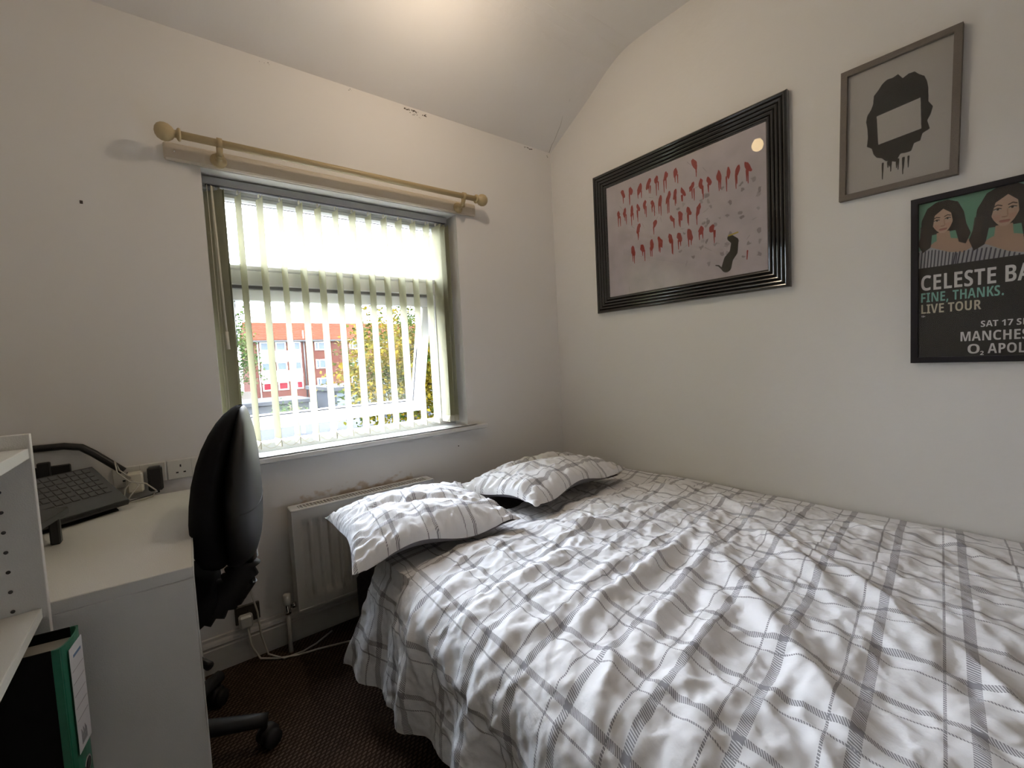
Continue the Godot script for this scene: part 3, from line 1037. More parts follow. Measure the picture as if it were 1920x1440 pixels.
func chair() -> void:
	# local: the sitter faces -x, the back is at +x
	var c := thing("office_chair", "black fabric office chair with plastic back shell pushed up to the desk", "chair", Vector3(-2.100, 0, 0.435), deg_to_rad(-10.0))
	var cush := []
	var shell_ := []
	# [height, front x, join x, rear x, half width]
	var rows := [[0.598, 0.200, 0.226, 0.262, 0.090], [0.604, 0.180, 0.232, 0.285, 0.118], [0.625, 0.163, 0.234, 0.305, 0.155], [0.66, 0.153, 0.233, 0.316, 0.182], [0.70, 0.149, 0.232, 0.322, 0.196], [0.75, 0.150, 0.233, 0.325, 0.204], [0.80, 0.155, 0.236, 0.326, 0.207], [0.85, 0.163, 0.242, 0.325, 0.205], [0.90, 0.176, 0.252, 0.323, 0.197], [0.94, 0.190, 0.262, 0.320, 0.184], [0.975, 0.207, 0.271, 0.316, 0.165], [1.005, 0.226, 0.279, 0.311, 0.140], [1.025, 0.243, 0.285, 0.306, 0.113], [1.038, 0.259, 0.289, 0.302, 0.085], [1.046, 0.272, 0.291, 0.298, 0.055], [1.049, 0.282, 0.291, 0.294, 0.020]]
	for q in rows:
		cush.append([Vector3((q[1] + q[2]) / 2, q[0], 0), q[4], (q[2] - q[1]) / 2])
		shell_.append([Vector3((q[2] + q[3]) / 2 - 0.004, q[0] - 0.003, 0), q[4] * 0.985, (q[3] - q[2]) / 2 + 0.004])
	put("backrest", loft(cush, 40, 3.0), M.black_fabric, c)
	var sh := put("back_shell", loft(shell_, 40, 2.3), M.black_plastic, c)
	var seam := begin(false)
	var ring := []
	for k in 25:
		var a := PI * (k / 24.0 - 0.5)
		var ca := pow(absf(cos(a)), 2.0 / 2.3)
		var sa := signf(sin(a)) * pow(absf(sin(a)), 2.0 / 2.3)
		ring.append(Vector3(0.2755 + 0.0495 * ca, 0.770, sa * 0.2025))
	tube(seam, ring, 0.0018, 6)
	obj("shell_seam", seam, M.rubber, sh)
	# back bar and pleated boot
	tube_obj("back_bar", [Vector3(0.275, 0.66, 0), Vector3(0.277, 0.58, 0), Vector3(0.268, 0.51, 0), Vector3(0.235, 0.464, 0), Vector3(0.15, 0.445, 0), Vector3(0.0, 0.445, 0)], [0.020, 0.024, 0.026, 0.026, 0.022, 0.018], M.black, c, 12)
	var bel := begin(false)
	var prof := []
	for k in 15:
		prof.append(Vector2((0.050 if k % 2 == 0 else 0.040) - 0.0006 * k, 0.0))
	var pts := []
	var rad := []
	for k in 15:
		var t := k / 14.0
		var a := t * 1.35
		pts.append(Vector3(0.13 + 0.135 * sin(a), 0.452 + 0.15 * (1.0 - cos(a)), 0))
		rad.append((0.058 if k % 2 == 0 else 0.044) - 0.012 * t)
	tube(bel, pts, rad, 16)
	obj("bellows", bel, M.rubber, c)
	# seat
	var seat := []
	for k in 11:
		var t := k / 10.0
		var e := pow(maxf(0.0, 1.0 - pow(absf(t * 2.0 - 1.0), 4.0)), 0.5)
		seat.append([Vector3(-0.03, lerpf(0.455, 0.545, t), 0), 0.15 + 0.085 * e, 0.15 + 0.075 * e])
	put("seat", loft(seat, 40, 3.2), M.black_fabric, c)
	box("mechanism", Vector3(-0.10, 0.415, -0.06), Vector3(0.09, 0.458, 0.06), M.black, c, 0.01)
	tube_obj("lever", [Vector3(0.06, 0.425, 0.05), Vector3(0.14, 0.41, 0.16), Vector3(0.185, 0.40, 0.222)], [0.006, 0.006, 0.011], M.black, c, 10)
	tube_obj("gas_column", [Vector3(0, 0.09, 0), Vector3(0, 0.24, 0), Vector3(0, 0.241, 0), Vector3(0, 0.42, 0)], [0.028, 0.026, 0.016, 0.016], M.black, c, 16)
	for k in 5:
		var a := deg_to_rad(72.0 * k + 10.0)
		var d := Vector3(cos(a), 0, sin(a))
		var leg := begin(false)
		tube(leg, [Vector3(0, 0.115, 0) + d * 0.01, Vector3(0, 0.108, 0) + d * 0.12, Vector3(0, 0.090, 0) + d * 0.26, Vector3(0, 0.086, 0) + d * 0.295], [0.030, 0.026, 0.021, 0.020], 10)
		obj("leg", leg, M.black_plastic, c)
		var cas := Node3D.new()
		cas.name = "caster"
		c.add_child(cas, true)
		cas.position = d * 0.285
		cas.rotation.y = 0.9 * k + 0.6
		for s in [-1.0, 1.0]:
			tube_obj("wheel", [Vector3(0.012, 0.026, s * 0.011), Vector3(0.012, 0.026, s * 0.027)], 0.026, M.rubber, cas, 20)
		tube_obj("hood", [Vector3(0.012, 0.036, -0.0105), Vector3(0.012, 0.036, 0.0105)], 0.028, M.black_plastic, cas, 18)
		tube_obj("stem", [Vector3(0, 0.05, 0), Vector3(0, 0.075, 0)], 0.009, M.black, cas, 10)

# ------------------------------------------------------------------ radiator
func radiator() -> void:
	var x0 := -1.634
	var x1 := -1.000
	var y0 := 0.168
	var y1 := 0.583
	var r := thing("radiator", "white pressed steel panel radiator under the window beside the bed", "radiator", Vector3((x0 + x1) / 2, y0, 0.08))
	var o := r.position
	# front panel with pressed upright flutes
	var n := 320
	var rows := [0.0, 0.03, 0.045, 0.06, 0.075, 0.22, 0.335, 0.350, 0.362, 0.375, 0.41]
	var p := PackedVector3Array()
	var uv := PackedVector2Array()
	var wdt := x1 - x0
	for y in rows:
		for i in n + 1:
			var x := wdt * i / n
			var f := fposmod((x - 0.028) / 0.0385, 1.0)
			var in_ := smoothstep(0.06, 0.26, f) * smoothstep(0.94, 0.74, f)
			if x < 0.030 or x > wdt - 0.030:
				in_ = 0.0
			in_ *= smoothstep(0.040, 0.068, y) * smoothstep(0.368, 0.345, y)
			p.append(Vector3(x0 + x, y0 + y, 0.1195 - 0.009 * in_) - o)
			uv.append(Vector2(x, y))
	put("front_panel", sheet(n + 1, rows.size(), p, uv, true), M.radiator, r)
	box("back_panel", Vector3(x0 + 0.004, y0 + 0.004, 0.050) - o, Vector3(x1 - 0.004, y1 - 0.012, 0.060) - o, M.radiator, r, 0.003)
	box("core", Vector3(x0 + 0.02, y0 + 0.02, 0.0605) - o, Vector3(x1 - 0.02, y1 - 0.03, 0.1085) - o, M.slot, r, 0.0)
	for x in [x0, x1]:
		box("side_panel", Vector3(x - 0.0015, y0, 0.046) - o, Vector3(x + 0.0015, y1, 0.121) - o, M.radiator, r, 0.001)
	box("edge_rail", Vector3(x0 + 0.002, y0 - 0.004, 0.113) - o, Vector3(x1 - 0.002, y0 + 0.006, 0.1215) - o, M.radiator, r, 0.002)
	# slotted top grille
	var g := begin()
	bx(g, Vector3((x0 + x1) / 2, y1 - 0.002, 0.1165) - o, Vector3(wdt, 0.008, 0.012), 0.002)
	bx(g, Vector3((x0 + x1) / 2, y1 - 0.002, 0.0505) - o, Vector3(wdt, 0.008, 0.012), 0.002)
	for k in 2:
		bx(g, Vector3(x0 + 0.016 if k == 0 else x1 - 0.016, y1 - 0.002, 0.083) - o, Vector3(0.032, 0.006, 0.056), 0.001)
	for k in 42:
		bx(g, Vector3(x0 + 0.0385 + 0.0136 * k, y1 - 0.003, 0.0835) - o, Vector3(0.0052, 0.005, 0.056), 0.001)
	obj("top_grille", g, M.radiator, r)
	box("grille_painted_shade", Vector3(x0 + 0.03, y1 - 0.030, 0.062) - o, Vector3(x1 - 0.03, y1 - 0.026, 0.106) - o, M.slot, r, 0.0)  # added dark sheet, its colour stands in for shade below the grille slots
	# brackets to the wall
	for x in [x0 + 0.1, x1 - 0.1]:
		box("wall_bracket", Vector3(x - 0.015, y0 + 0.05, 0.0) - o, Vector3(x + 0.015, y1 - 0.05, 0.0495) - o, M.radiator, r, 0.001)
	# valve and feed pipe
	var v := thing("radiator_valve", "white capped chrome valve and feed pipe left of the radiator", "valve", Vector3(-1.668, 0, 0.083))
	tube_obj("pipe", [Vector3(0, 0.0, 0), Vector3(0, 0.172, 0)], 0.0085, mat(lin(0.55, 0.53, 0.49), 0.4), v, 14)
	tube_obj("valve_body", [Vector3(0, 0.160, 0), Vector3(0, 0.172, 0), Vector3(0, 0.173, 0), Vector3(0, 0.200, 0)], [0.013, 0.013, 0.011, 0.011], M.chrome, v, 12)
	tube_obj("union_nut", [Vector3(0.008, 0.187, 0), Vector3(0.016, 0.187, 0), Vector3(0.0165, 0.187, 0), Vector3(0.032, 0.187, 0)], [0.008, 0.008, 0.012, 0.011], M.chrome, v, 10)
	tube_obj("cap", [Vector3(0, 0.199, 0), Vector3(0, 0.205, 0), Vector3(0, 0.238, 0), Vector3(0, 0.243, 0)], [0.014, 0.0155, 0.015, 0.011], M.socket, v, 16)

# ------------------------------------------------------------------ pictures on the right wall
func flat_print(called: String, w: float, h: float, z: float, m: Material, parent: Node) -> MeshInstance3D:
	var p := PackedVector3Array([Vector3(-w / 2, h / 2, z), Vector3(w / 2, h / 2, z), Vector3(-w / 2, -h / 2, z), Vector3(w / 2, -h / 2, z)])
	var uv := PackedVector2Array([Vector2(0, 0), Vector2(1, 0), Vector2(0, 1), Vector2(1, 1)])
	return put(called, sheet(2, 2, p, uv), m, parent)

# four mitred lengths of moulding; prof = Vector2(distance in from the outer edge, height off the wall)
func mitred(parent: Node, w: float, h: float, prof: Array, m: Material) -> void:
	for side in 4:
		var st := begin()
		var ring := func(q: Vector2, e: int) -> Vector3:
			var hx := w / 2 - q.x
			var hy := h / 2 - q.x
			var cs := [Vector3(-hx, -hy, q.y), Vector3(hx, -hy, q.y), Vector3(hx, hy, q.y), Vector3(-hx, hy, q.y)]
			return cs[(side + e) % 4]
		var mid := Vector3.ZERO
		for q in prof:
			mid += (ring.call(q, 0) + ring.call(q, 1)) * 0.5
		mid /= prof.size()
		for k in prof.size() - 1:
			quad(st, ring.call(prof[k], 0), ring.call(prof[k], 1), ring.call(prof[k + 1], 1), ring.call(prof[k + 1], 0), mid - Vector3(0, 0, 0.05))
		obj("frame_side", st, m, parent)

func hang(called: String, label: String, y0: float, y1: float, z0: float, z1: float) -> Node3D:
	return thing(called, label, "picture", Vector3(0.0, (y0 + y1) / 2, (z0 + z1) / 2), -PI / 2, "framed pictures on the right wall")

func pictures() -> void:
	# 1: wide print in a ridged gloss black frame; the print itself is a plain stand-in of red brush strokes
	var a := hang("framed_picture", "wide print of red paint strokes in a ridged glossy black frame", 1.376, 2.132, 0.351, 1.3375)
	var w := 0.9865
	var h := 0.756
	var prof := [Vector2(0.0, 0.0005), Vector2(0.0, 0.020)]
	for k in 5:
		var b := 0.002 + 0.016 * k
		var t := 0.030 - 0.003 * k
		for i in 7:
			var u := i / 6.0
			prof.append(Vector2(b + 0.015 * u, t - 0.006 + 0.006 * sin(PI * u)))
	prof.append(Vector2(0.084, 0.008))
	mitred(a, w, h, prof, M.frame_black)
	flat_print("print", w - 0.16, h - 0.16, 0.0085, picture(strokes_print()), a)
	box("backing_board", Vector3(-w / 2 + 0.03, -h / 2 + 0.03, 0.002), Vector3(w / 2 - 0.03, h / 2 - 0.03, 0.007), M.card, a, 0.0)
	box("glass_pane", Vector3(-w / 2 + 0.078, -h / 2 + 0.078, 0.0105), Vector3(w / 2 - 0.078, h / 2 - 0.078, 0.0125), M.glass, a, 0.0)
	# 2: upright print in a flat grey wood frame, hung a little crooked
	var m := hang("framed_picture", "upright black and white print in a flat grey wooden frame", 1.651, 2.096, 1.506, 1.814)
	m.rotation = Vector3(0, -PI / 2, deg_to_rad(-1.2))
	w = 0.308
	h = 0.445
	mitred(m, w, h, [Vector2(0, 0.0005), Vector2(0, 0.019), Vector2(0.001, 0.020), Vector2(0.0185, 0.020), Vector2(0.0195, 0.019), Vector2(0.0195, 0.008)], M.wood_grey)
	flat_print("print", w - 0.036, h - 0.036, 0.0085, picture(ink_print()), m)
	box("backing_board", Vector3(-w / 2 + 0.008, -h / 2 + 0.008, 0.002), Vector3(w / 2 - 0.008, h / 2 - 0.008, 0.007), M.card, m, 0.0)
	box("glass_pane", Vector3(-w / 2 + 0.017, -h / 2 + 0.017, 0.0105), Vector3(w / 2 - 0.017, h / 2 - 0.017, 0.0125), M.glass, m, 0.0)
	# 3: tour poster in a black frame
	var p := hang("framed_poster", "black framed tour poster of two women in striped tops against green", 1.065, 1.600, 1.6995, 2.0995)
	p.set_meta("category", "poster")
	w = 0.40
	h = 0.535
	mitred(p, w, h, [Vector2(0, 0.0005), Vector2(0, 0.019), Vector2(0.001, 0.020), Vector2(0.0175, 0.020), Vector2(0.0185, 0.019), Vector2(0.0185, 0.008)], M.frame_satin)
	var pr := flat_print("print", w - 0.034, h - 0.034, 0.0085, picture(poster_print()), p)
	box("backing_board", Vector3(-w / 2 + 0.008, -h / 2 + 0.008, 0.002), Vector3(w / 2 - 0.008, h / 2 - 0.008, 0.007), M.card, p, 0.0)
	box("glass_pane", Vector3(-w / 2 + 0.016, -h / 2 + 0.016, 0.0105), Vector3(w / 2 - 0.016, h / 2 - 0.016, 0.0125), M.glass, p, 0.0)
	var white := mat(lin(0.62, 0.61, 0.60), 0.7)
	var teal := mat(lin(0.17, 0.40, 0.33), 0.7)
	var sand := mat(lin(0.50, 0.46, 0.34), 0.7)
	# [text, left edge z, baseline y, cap height, material]
	var lines := [["CELESTE BARBER", 1.7240, 1.300, 0.0480, white, 0.348], ["FINE, THANKS.", 1.7240, 1.2630, 0.0300, teal, 0.184], ["LIVE TOUR", 1.7245, 1.2265, 0.0290, sand, 0.137], ["18+", 1.7245, 1.2145, 0.0060, white, 0.010], ["SAT 17 SEP", 1.8610, 1.1720, 0.0180, white, 0.108], ["MANCHESTER", 1.8170, 1.1300, 0.0290, white, 0.196], ["O", 1.8330, 1.0910, 0.0290, white, 0.026], ["2", 1.8600, 1.0860, 0.0120, white, 0.008], ["APOLLO", 1.8760, 1.0910, 0.0290, white, 0.114]]
	for l in lines:
		letters(p, l[0], l[1] - 1.8995, l[2] - 1.3325, l[3], l[4], l[5])

func letters(parent: Node, text: String, x: float, y: float, cap: float, m: Material, width: float) -> void:
	var f := SystemFont.new()
	f.font_names = PackedStringArray(["Droid Sans"])
	f.font_weight = 700
	var t := TextMesh.new()
	t.text = text
	t.font = f
	t.font_size = 64
	t.pixel_size = 0.001
	t.depth = 0.0004
	t.horizontal_alignment = HORIZONTAL_ALIGNMENT_LEFT
	var bb := t.get_aabb()
	var o := MeshInstance3D.new()
	o.name = "lettering"
	o.mesh = t
	o.material_override = m
	parent.add_child(o, true)
	var ch := 0.001 * 64 * 0.714
	var sy := cap / ch
	var sx := width / bb.size.x
	o.scale = Vector3(sx, sy, 1.0)
	var drop := bb.position.y + (0.0 if not text.contains(",") else ch * 0.17)
	o.position = Vector3(x - bb.position.x * sx, y - drop * sy, 0.0090)

func strokes_print() -> Image:
	var im := Image.create_empty(640, 460, false, Image.FORMAT_RGB8)
	var n := FastNoiseLite.new()
	n.seed = 44
	n.frequency = 0.012
	n.fractal_octaves = 5
	for j in 460:
		for i in 640:
			var v := n.get_noise_2d(i, j)
			var k := 1.0 + v * 0.12
			im.set_pixel(i, j, lin(0.46 * k, 0.42 * k, 0.45 * k))
	var r := RandomNumberGenerator.new()
	r.seed = 5
	# flaked patches
	for k in 46:
		var c := Vector2(r.randf_range(330, 620), r.randf_range(150, 420))
		var pts := []
		for i in 7:
			pts.append(c + Vector2.from_angle(TAU * i / 7.0) * r.randf_range(2, 11))
		blot(im, pts, Color(lin(0.19, 0.17, 0.17), r.randf_range(0.25, 0.8)))
	for k in 30:
		var c := Vector2(r.randf_range(20, 620), r.randf_range(20, 440))
		stroke(im, [c, c + Vector2(r.randf_range(-25, 25), r.randf_range(-10, 25))], 0.8, 0.5, Color(lin(0.25, 0.22, 0.23), 0.5))
	# rows of loose red dabs that drip; not letters
	var red := lin(0.26, 0.028, 0.022)
	var rows := [[70, 50, 420, 9], [45, 125, 600, 17], [140, 205, 430, 8], [110, 285, 480, 9]]
	for q in rows:
		var step: float = (q[2] - q[0]) / float(q[3])
		for k in q[3]:
			if r.randf() < 0.10:
				continue
			var x: float = q[0] + step * (k + 0.5) + r.randf_range(-3, 3)
			var y: float = q[1] + r.randf_range(-5, 5) - (x - 300) * 0.02
			var hw := step * 0.24
			# a loose dab: an uneven blot leaning one way or the other
			var lean := r.randf_range(-0.5, 0.5)
			var tall := r.randf_range(15, 24)
			var dab := []
			for i in 11:
				var ang := TAU * i / 11.0
				dab.append(Vector2(x, y) + Vector2(cos(ang) * hw * r.randf_range(0.6, 1.25), sin(ang) * tall * r.randf_range(0.8, 1.15)).rotated(lean))
			blot(im, dab, Color(red, 0.95))
			for d in 2:
				var dx := x + r.randf_range(-hw, hw)
				stroke(im, [Vector2(dx, y + 10), Vector2(dx + 0.5, y + r.randf_range(28, 58))], 2.4, 1.0, red)
	# dark smudge low on the right
	stroke(im, [Vector2(520, 330), Vector2(535, 345), Vector2(530, 380), Vector2(512, 400), Vector2(505, 425)], 10.0, 17.0, lin(0.022, 0.02, 0.012))
	stroke(im, [Vector2(505, 432), Vector2(490, 428), Vector2(478, 415), Vector2(468, 412)], 3.0, 1.5, lin(0.03, 0.028, 0.02))
	stroke(im, [Vector2(515, 322), Vector2(545, 318)], 2.2, 2.2, lin(0.45, 0.34, 0.05))
	stroke(im, [Vector2(575, 385), Vector2(573, 412)], 2.2, 1.2, red)
	return im

func ink_print() -> Image:
	# a plain abstract in black and off-white: leaning ink mass with a pale slab across it
	var im := Image.create_empty(272, 409, false, Image.FORMAT_RGB8)
	var pale := lin(0.46, 0.44, 0.42)
	var ink := lin(0.022, 0.020, 0.018)
	im.fill(pale)
	var r := RandomNumberGenerator.new()
	r.seed = 2
	var mass := []
	for i in 40:
		var ang := TAU * i / 40.0
		mass.append(Vector2(138, 196) + Vector2(cos(ang) * 88.0, sin(ang) * 138.0) * r.randf_range(0.86, 1.06))
	blot(im, mass, ink)
	blot(im, [Vector2(84, 168), Vector2(196, 156), Vector2(200, 254), Vector2(90, 264)], pale)
	for k in 9:
		var x := r.randf_range(100, 180)
		stroke(im, [Vector2(x, 330), Vector2(x, r.randf_range(345, 385))], 2.6, 0.9, ink)
	return im

func woman(im: Image, c: Vector2, s: float, tilt: float) -> void:
	var hair := lin(0.020, 0.013, 0.010)
	var sheen := lin(0.050, 0.030, 0.022)
	var skin := lin(0.40, 0.27, 0.19)
	var f := func(x: float, y: float) -> Vector2: return c + Vector2(x, y).rotated(tilt) * s
	# shoulders, neck and a top with fine stripes, bare on one side
	blot(im, [f.call(-38, 52), f.call(-12, 34), f.call(12, 34), f.call(44, 46), f.call(56, 70), f.call(58, 120), f.call(-44, 120)], skin)
	blot(im, [f.call(-50, 56), f.call(-26, 40), f.call(-16, 46), f.call(6, 60), f.call(34, 68), f.call(60, 66), f.call(64, 130), f.call(-56, 130)], lin(0.34, 0.34, 0.36))
	for k in 24:
		var x := -56.0 + 5.0 * k
		var top := 44.0 if x < -18 else 44.0 + minf(24.0, (x + 18.0) * 0.48)
		stroke(im, [f.call(x - 7, 128), f.call(x + 3, top + 6)], 0.85 * s, 0.85 * s, lin(0.05, 0.05, 0.07))
	# wavy hair to the shoulder
	blot(im, [f.call(-20, -34), f.call(-6, -42), f.call(10, -42), f.call(24, -33), f.call(31, -12), f.call(33, 12), f.call(38, 32), f.call(30, 50), f.call(21, 44), f.call(18, 20), f.call(-18, 20), f.call(-20, 44), f.call(-32, 52), f.call(-38, 34), f.call(-32, 12), f.call(-30, -12)], hair)
	blot(im, [f.call(-9, 18), f.call(9, 18), f.call(11, 42), f.call(-11, 42)], skin)
	var face := []
	for i in 28:
		var a := TAU * i / 28.0
		var w := 16.0 if sin(a) < 0.2 else 16.0 - 4.5 * sin(a)
		face.append(f.call(cos(a) * w, -4.0 + sin(a) * 25.0))
	blot(im, face, lin(0.47, 0.33, 0.245))
	for k in [-1.0, 1.0]:
		blot(im, [f.call(k * 4, 3), f.call(k * 13, 2), f.call(k * 11, 11), f.call(k * 5, 12)], Color(lin(0.46, 0.27, 0.20), 0.6))
		stroke(im, [f.call(k * 12, -11), f.call(k * 8, -13), f.call(k * 3.5, -11)], 0.7 * s, 0.7 * s, lin(0.07, 0.045, 0.035))
		stroke(im, [f.call(k * 11, -6), f.call(k * 4.5, -6)], 1.0 * s, 0.8 * s, lin(0.42, 0.38, 0.36))
		disc(im, f.call(k * 7.6, -6).x, f.call(k * 7.6, -6).y, 1.3 * s, hair)
		stroke(im, [f.call(k * 12, -6.5), f.call(k * 7.5, -8), f.call(k * 4, -6.5)], 0.5 * s, 0.5 * s, hair)
	stroke(im, [f.call(2.6, -5), f.call(3.0, 4)], 0.5 * s, 0.7 * s, lin(0.36, 0.23, 0.165))
	stroke(im, [f.call(-2.6, 6), f.call(0, 6.8), f.call(2.6, 6)], 0.7 * s, 0.7 * s, lin(0.30, 0.18, 0.13))
	stroke(im, [f.call(-5, 12.4), f.call(0, 12), f.call(5, 12.4)], 1.1 * s, 1.1 * s, lin(0.30, 0.13, 0.11))
	stroke(im, [f.call(-4, 14), f.call(4, 14)], 1.0 * s, 1.0 * s, lin(0.36, 0.17, 0.14))
	# parted locks framing the face
	stroke(im, [f.call(2, -32), f.call(-15, -20), f.call(-20, 4), f.call(-25, 38)], 4.5 * s, 6.0 * s, hair)
	stroke(im, [f.call(4, -32), f.call(18, -18), f.call(21, 6), f.call(26, 36)], 4.5 * s, 6.0 * s, hair)
	for k in 5:
		stroke(im, [f.call(-22 - 2.5 * k, 0), f.call(-26 - 2.0 * k, 24), f.call(-23 - 3.0 * k, 42)], 0.5 * s, 0.5 * s, sheen)
		stroke(im, [f.call(22 + 2.0 * k, 0), f.call(25 + 2.2 * k, 24), f.call(22 + 3.0 * k, 40)], 0.5 * s, 0.5 * s, sheen)

func poster_print() -> Image:
	var im := Image.create_empty(480, 655, false, Image.FORMAT_RGB8)
	im.fill(lin(0.014, 0.012, 0.011))
	# green studio wall over the top 41 per cent
	var cut := 272
	for j in cut:
		for i in 480:
			im.set_pixel(i, j, lin(0.13, 0.29, 0.20))
	woman(im, Vector2(75, 95), 2.1, -0.06)
	woman(im, Vector2(250, 102), 2.5, 0.02)
	for j in range(cut, 655):
		for i in 480:
			im.set_pixel(i, j, lin(0.014, 0.012, 0.011))
	return im

# ------------------------------------------------------------------ sockets and cables
func socket_plate(called: String, label: String, at: Vector3, gangs: int, m: Material) -> Node3D:
	var s := thing(called, label, "socket", at, 0.0, "double sockets above the desk" if gangs == 2 else "")
	var w := 0.146 if gangs == 2 else 0.086
	var pl := begin()
	bx(pl, Vector3(0, 0, 0.0055), Vector3(w, 0.072, 0.010), 0.003)
	obj("plate", pl, m, s)
	for g in gangs:
		var x := (g - (gangs - 1) * 0.5) * 0.066
		for hole in [[0.0, 0.012, 0.0045, 0.009], [-0.011, -0.012, 0.0075, 0.005], [0.011, -0.012, 0.0075, 0.005]]:
			box("pin_hole", Vector3(x + hole[0] - hole[2] / 2, hole[1] - hole[3] / 2, 0.0104), Vector3(x + hole[0] + hole[2] / 2, hole[1] + hole[3] / 2, 0.0109), M.black, s, 0.0)
		box("gang_line", Vector3(x + 0.033, -0.034, 0.0104), Vector3(x + 0.0335, 0.034, 0.0107), M.card, s, 0.0) if g == 0 and gangs == 2 else null
	return s

func sockets() -> void:
	socket_plate("double_socket", "white double socket with empty pin holes behind the chair back", Vector3(-1.936, 0.803, 0.0), 2, M.socket)
	socket_plate("double_socket", "white double socket holding the black adapter and the white plug", Vector3(-2.084, 0.803, 0.0), 2, M.socket)
	# black adapter
	var a := thing("power_adapter", "black plug adapter in the double socket above the desk", "adapter", Vector3(-2.043, 0.787, 0.0115))
	var st := begin()
	bx(st, Vector3(0, 0, 0.020), Vector3(0.042, 0.085, 0.038), 0.006)
	obj("body", st, M.black, a)
	tube_obj("strain_relief", [Vector3(0.006, -0.042, 0.02), Vector3(0.006, -0.052, 0.024)], 0.003, M.black, a, 8)
	tube_obj("lead", [Vector3(0.006, -0.050, 0.024), Vector3(-0.02, -0.0535, 0.04), Vector3(-0.07, -0.0545, 0.07), Vector3(-0.12, -0.0545, 0.10)], 0.0016, M.black, a, 6)
	# white plug with coiled lead
	var p := thing("charger_plug", "cream charger plug with white lead in the double socket", "plug", Vector3(-2.098, 0.785, 0.0115))
	var ps := begin()
	bx(ps, Vector3(0, 0, 0.022), Vector3(0.046, 0.070, 0.042), 0.006)
	obj("body", ps, M.cream_plastic, p)
	tube_obj("lead", [Vector3(-0.01, 0.02, 0.044), Vector3(-0.035, 0.055, 0.06), Vector3(-0.045, 0.085, 0.05), Vector3(-0.04, 0.05, 0.075), Vector3(-0.01, 0.015, 0.085), Vector3(0.03, 0.0, 0.08), Vector3(0.055, -0.03, 0.075), Vector3(0.045, -0.048, 0.08), Vector3(0.02, -0.0515, 0.09), Vector3(-0.03, -0.0515, 0.095), Vector3(-0.055, -0.045, 0.10)], 0.0024, M.cable, p, 8)
	tube_obj("lead_loop", [Vector3(-0.03, -0.0515, 0.10), Vector3(-0.025, -0.01, 0.082), Vector3(-0.005, 0.018, 0.078), Vector3(0.012, 0.0, 0.085), Vector3(-0.012, -0.03, 0.1), Vector3(-0.022, -0.0515, 0.105)], 0.0022, M.cable, p, 8)
	# low dark socket near the floor, a white plug and two flexes
	var low := socket_plate("single_socket", "dark single socket near the skirting behind the chair", Vector3(-1.800, 0.182, 0.0), 1, mat(lin(0.035, 0.028, 0.022), 0.5))
	low.set_meta("category", "socket")
	var pl := thing("mains_plug", "white mains plug in the low dark socket", "plug", Vector3(-1.806, 0.168, 0.0115))
	var q := begin()
	bx(q, Vector3(-0.004, -0.004, 0.018), Vector3(0.048, 0.050, 0.034), 0.007)
	obj("body", q, M.socket, pl)
	var o := pl.position
	tube_obj("flex", [Vector3(-1.806, 0.145, 0.035) - o, Vector3(-1.80, 0.07, 0.05) - o, Vector3(-1.775, 0.012, 0.065) - o, Vector3(-1.72, 0.0045, 0.10) - o, Vector3(-1.65, 0.0045, 0.135) - o, Vector3(-1.58, 0.0045, 0.15) - o, Vector3(-1.46, 0.0045, 0.19) - o], 0.0038, M.cable, pl, 8)
	var cd := thing("extension_flex", "thin white cable looping from the wall to the floor under the radiator", "cable", Vector3(-1.79, 0.004, 0.07))
	o = cd.position
	tube_obj("flex", [Vector3(-1.815, 0.52, 0.006) - o, Vector3(-1.800, 0.36, 0.010) - o, Vector3(-1.772, 0.20, 0.062) - o, Vector3(-1.765, 0.10, 0.055) - o, Vector3(-1.748, 0.022, 0.075) - o, Vector3(-1.70, 0.0045, 0.118) - o, Vector3(-1.63, 0.0045, 0.122) - o, Vector3(-1.575, 0.0045, 0.105) - o, Vector3(-1.50, 0.0045, 0.06) - o], 0.0034, M.cable, cd, 8)

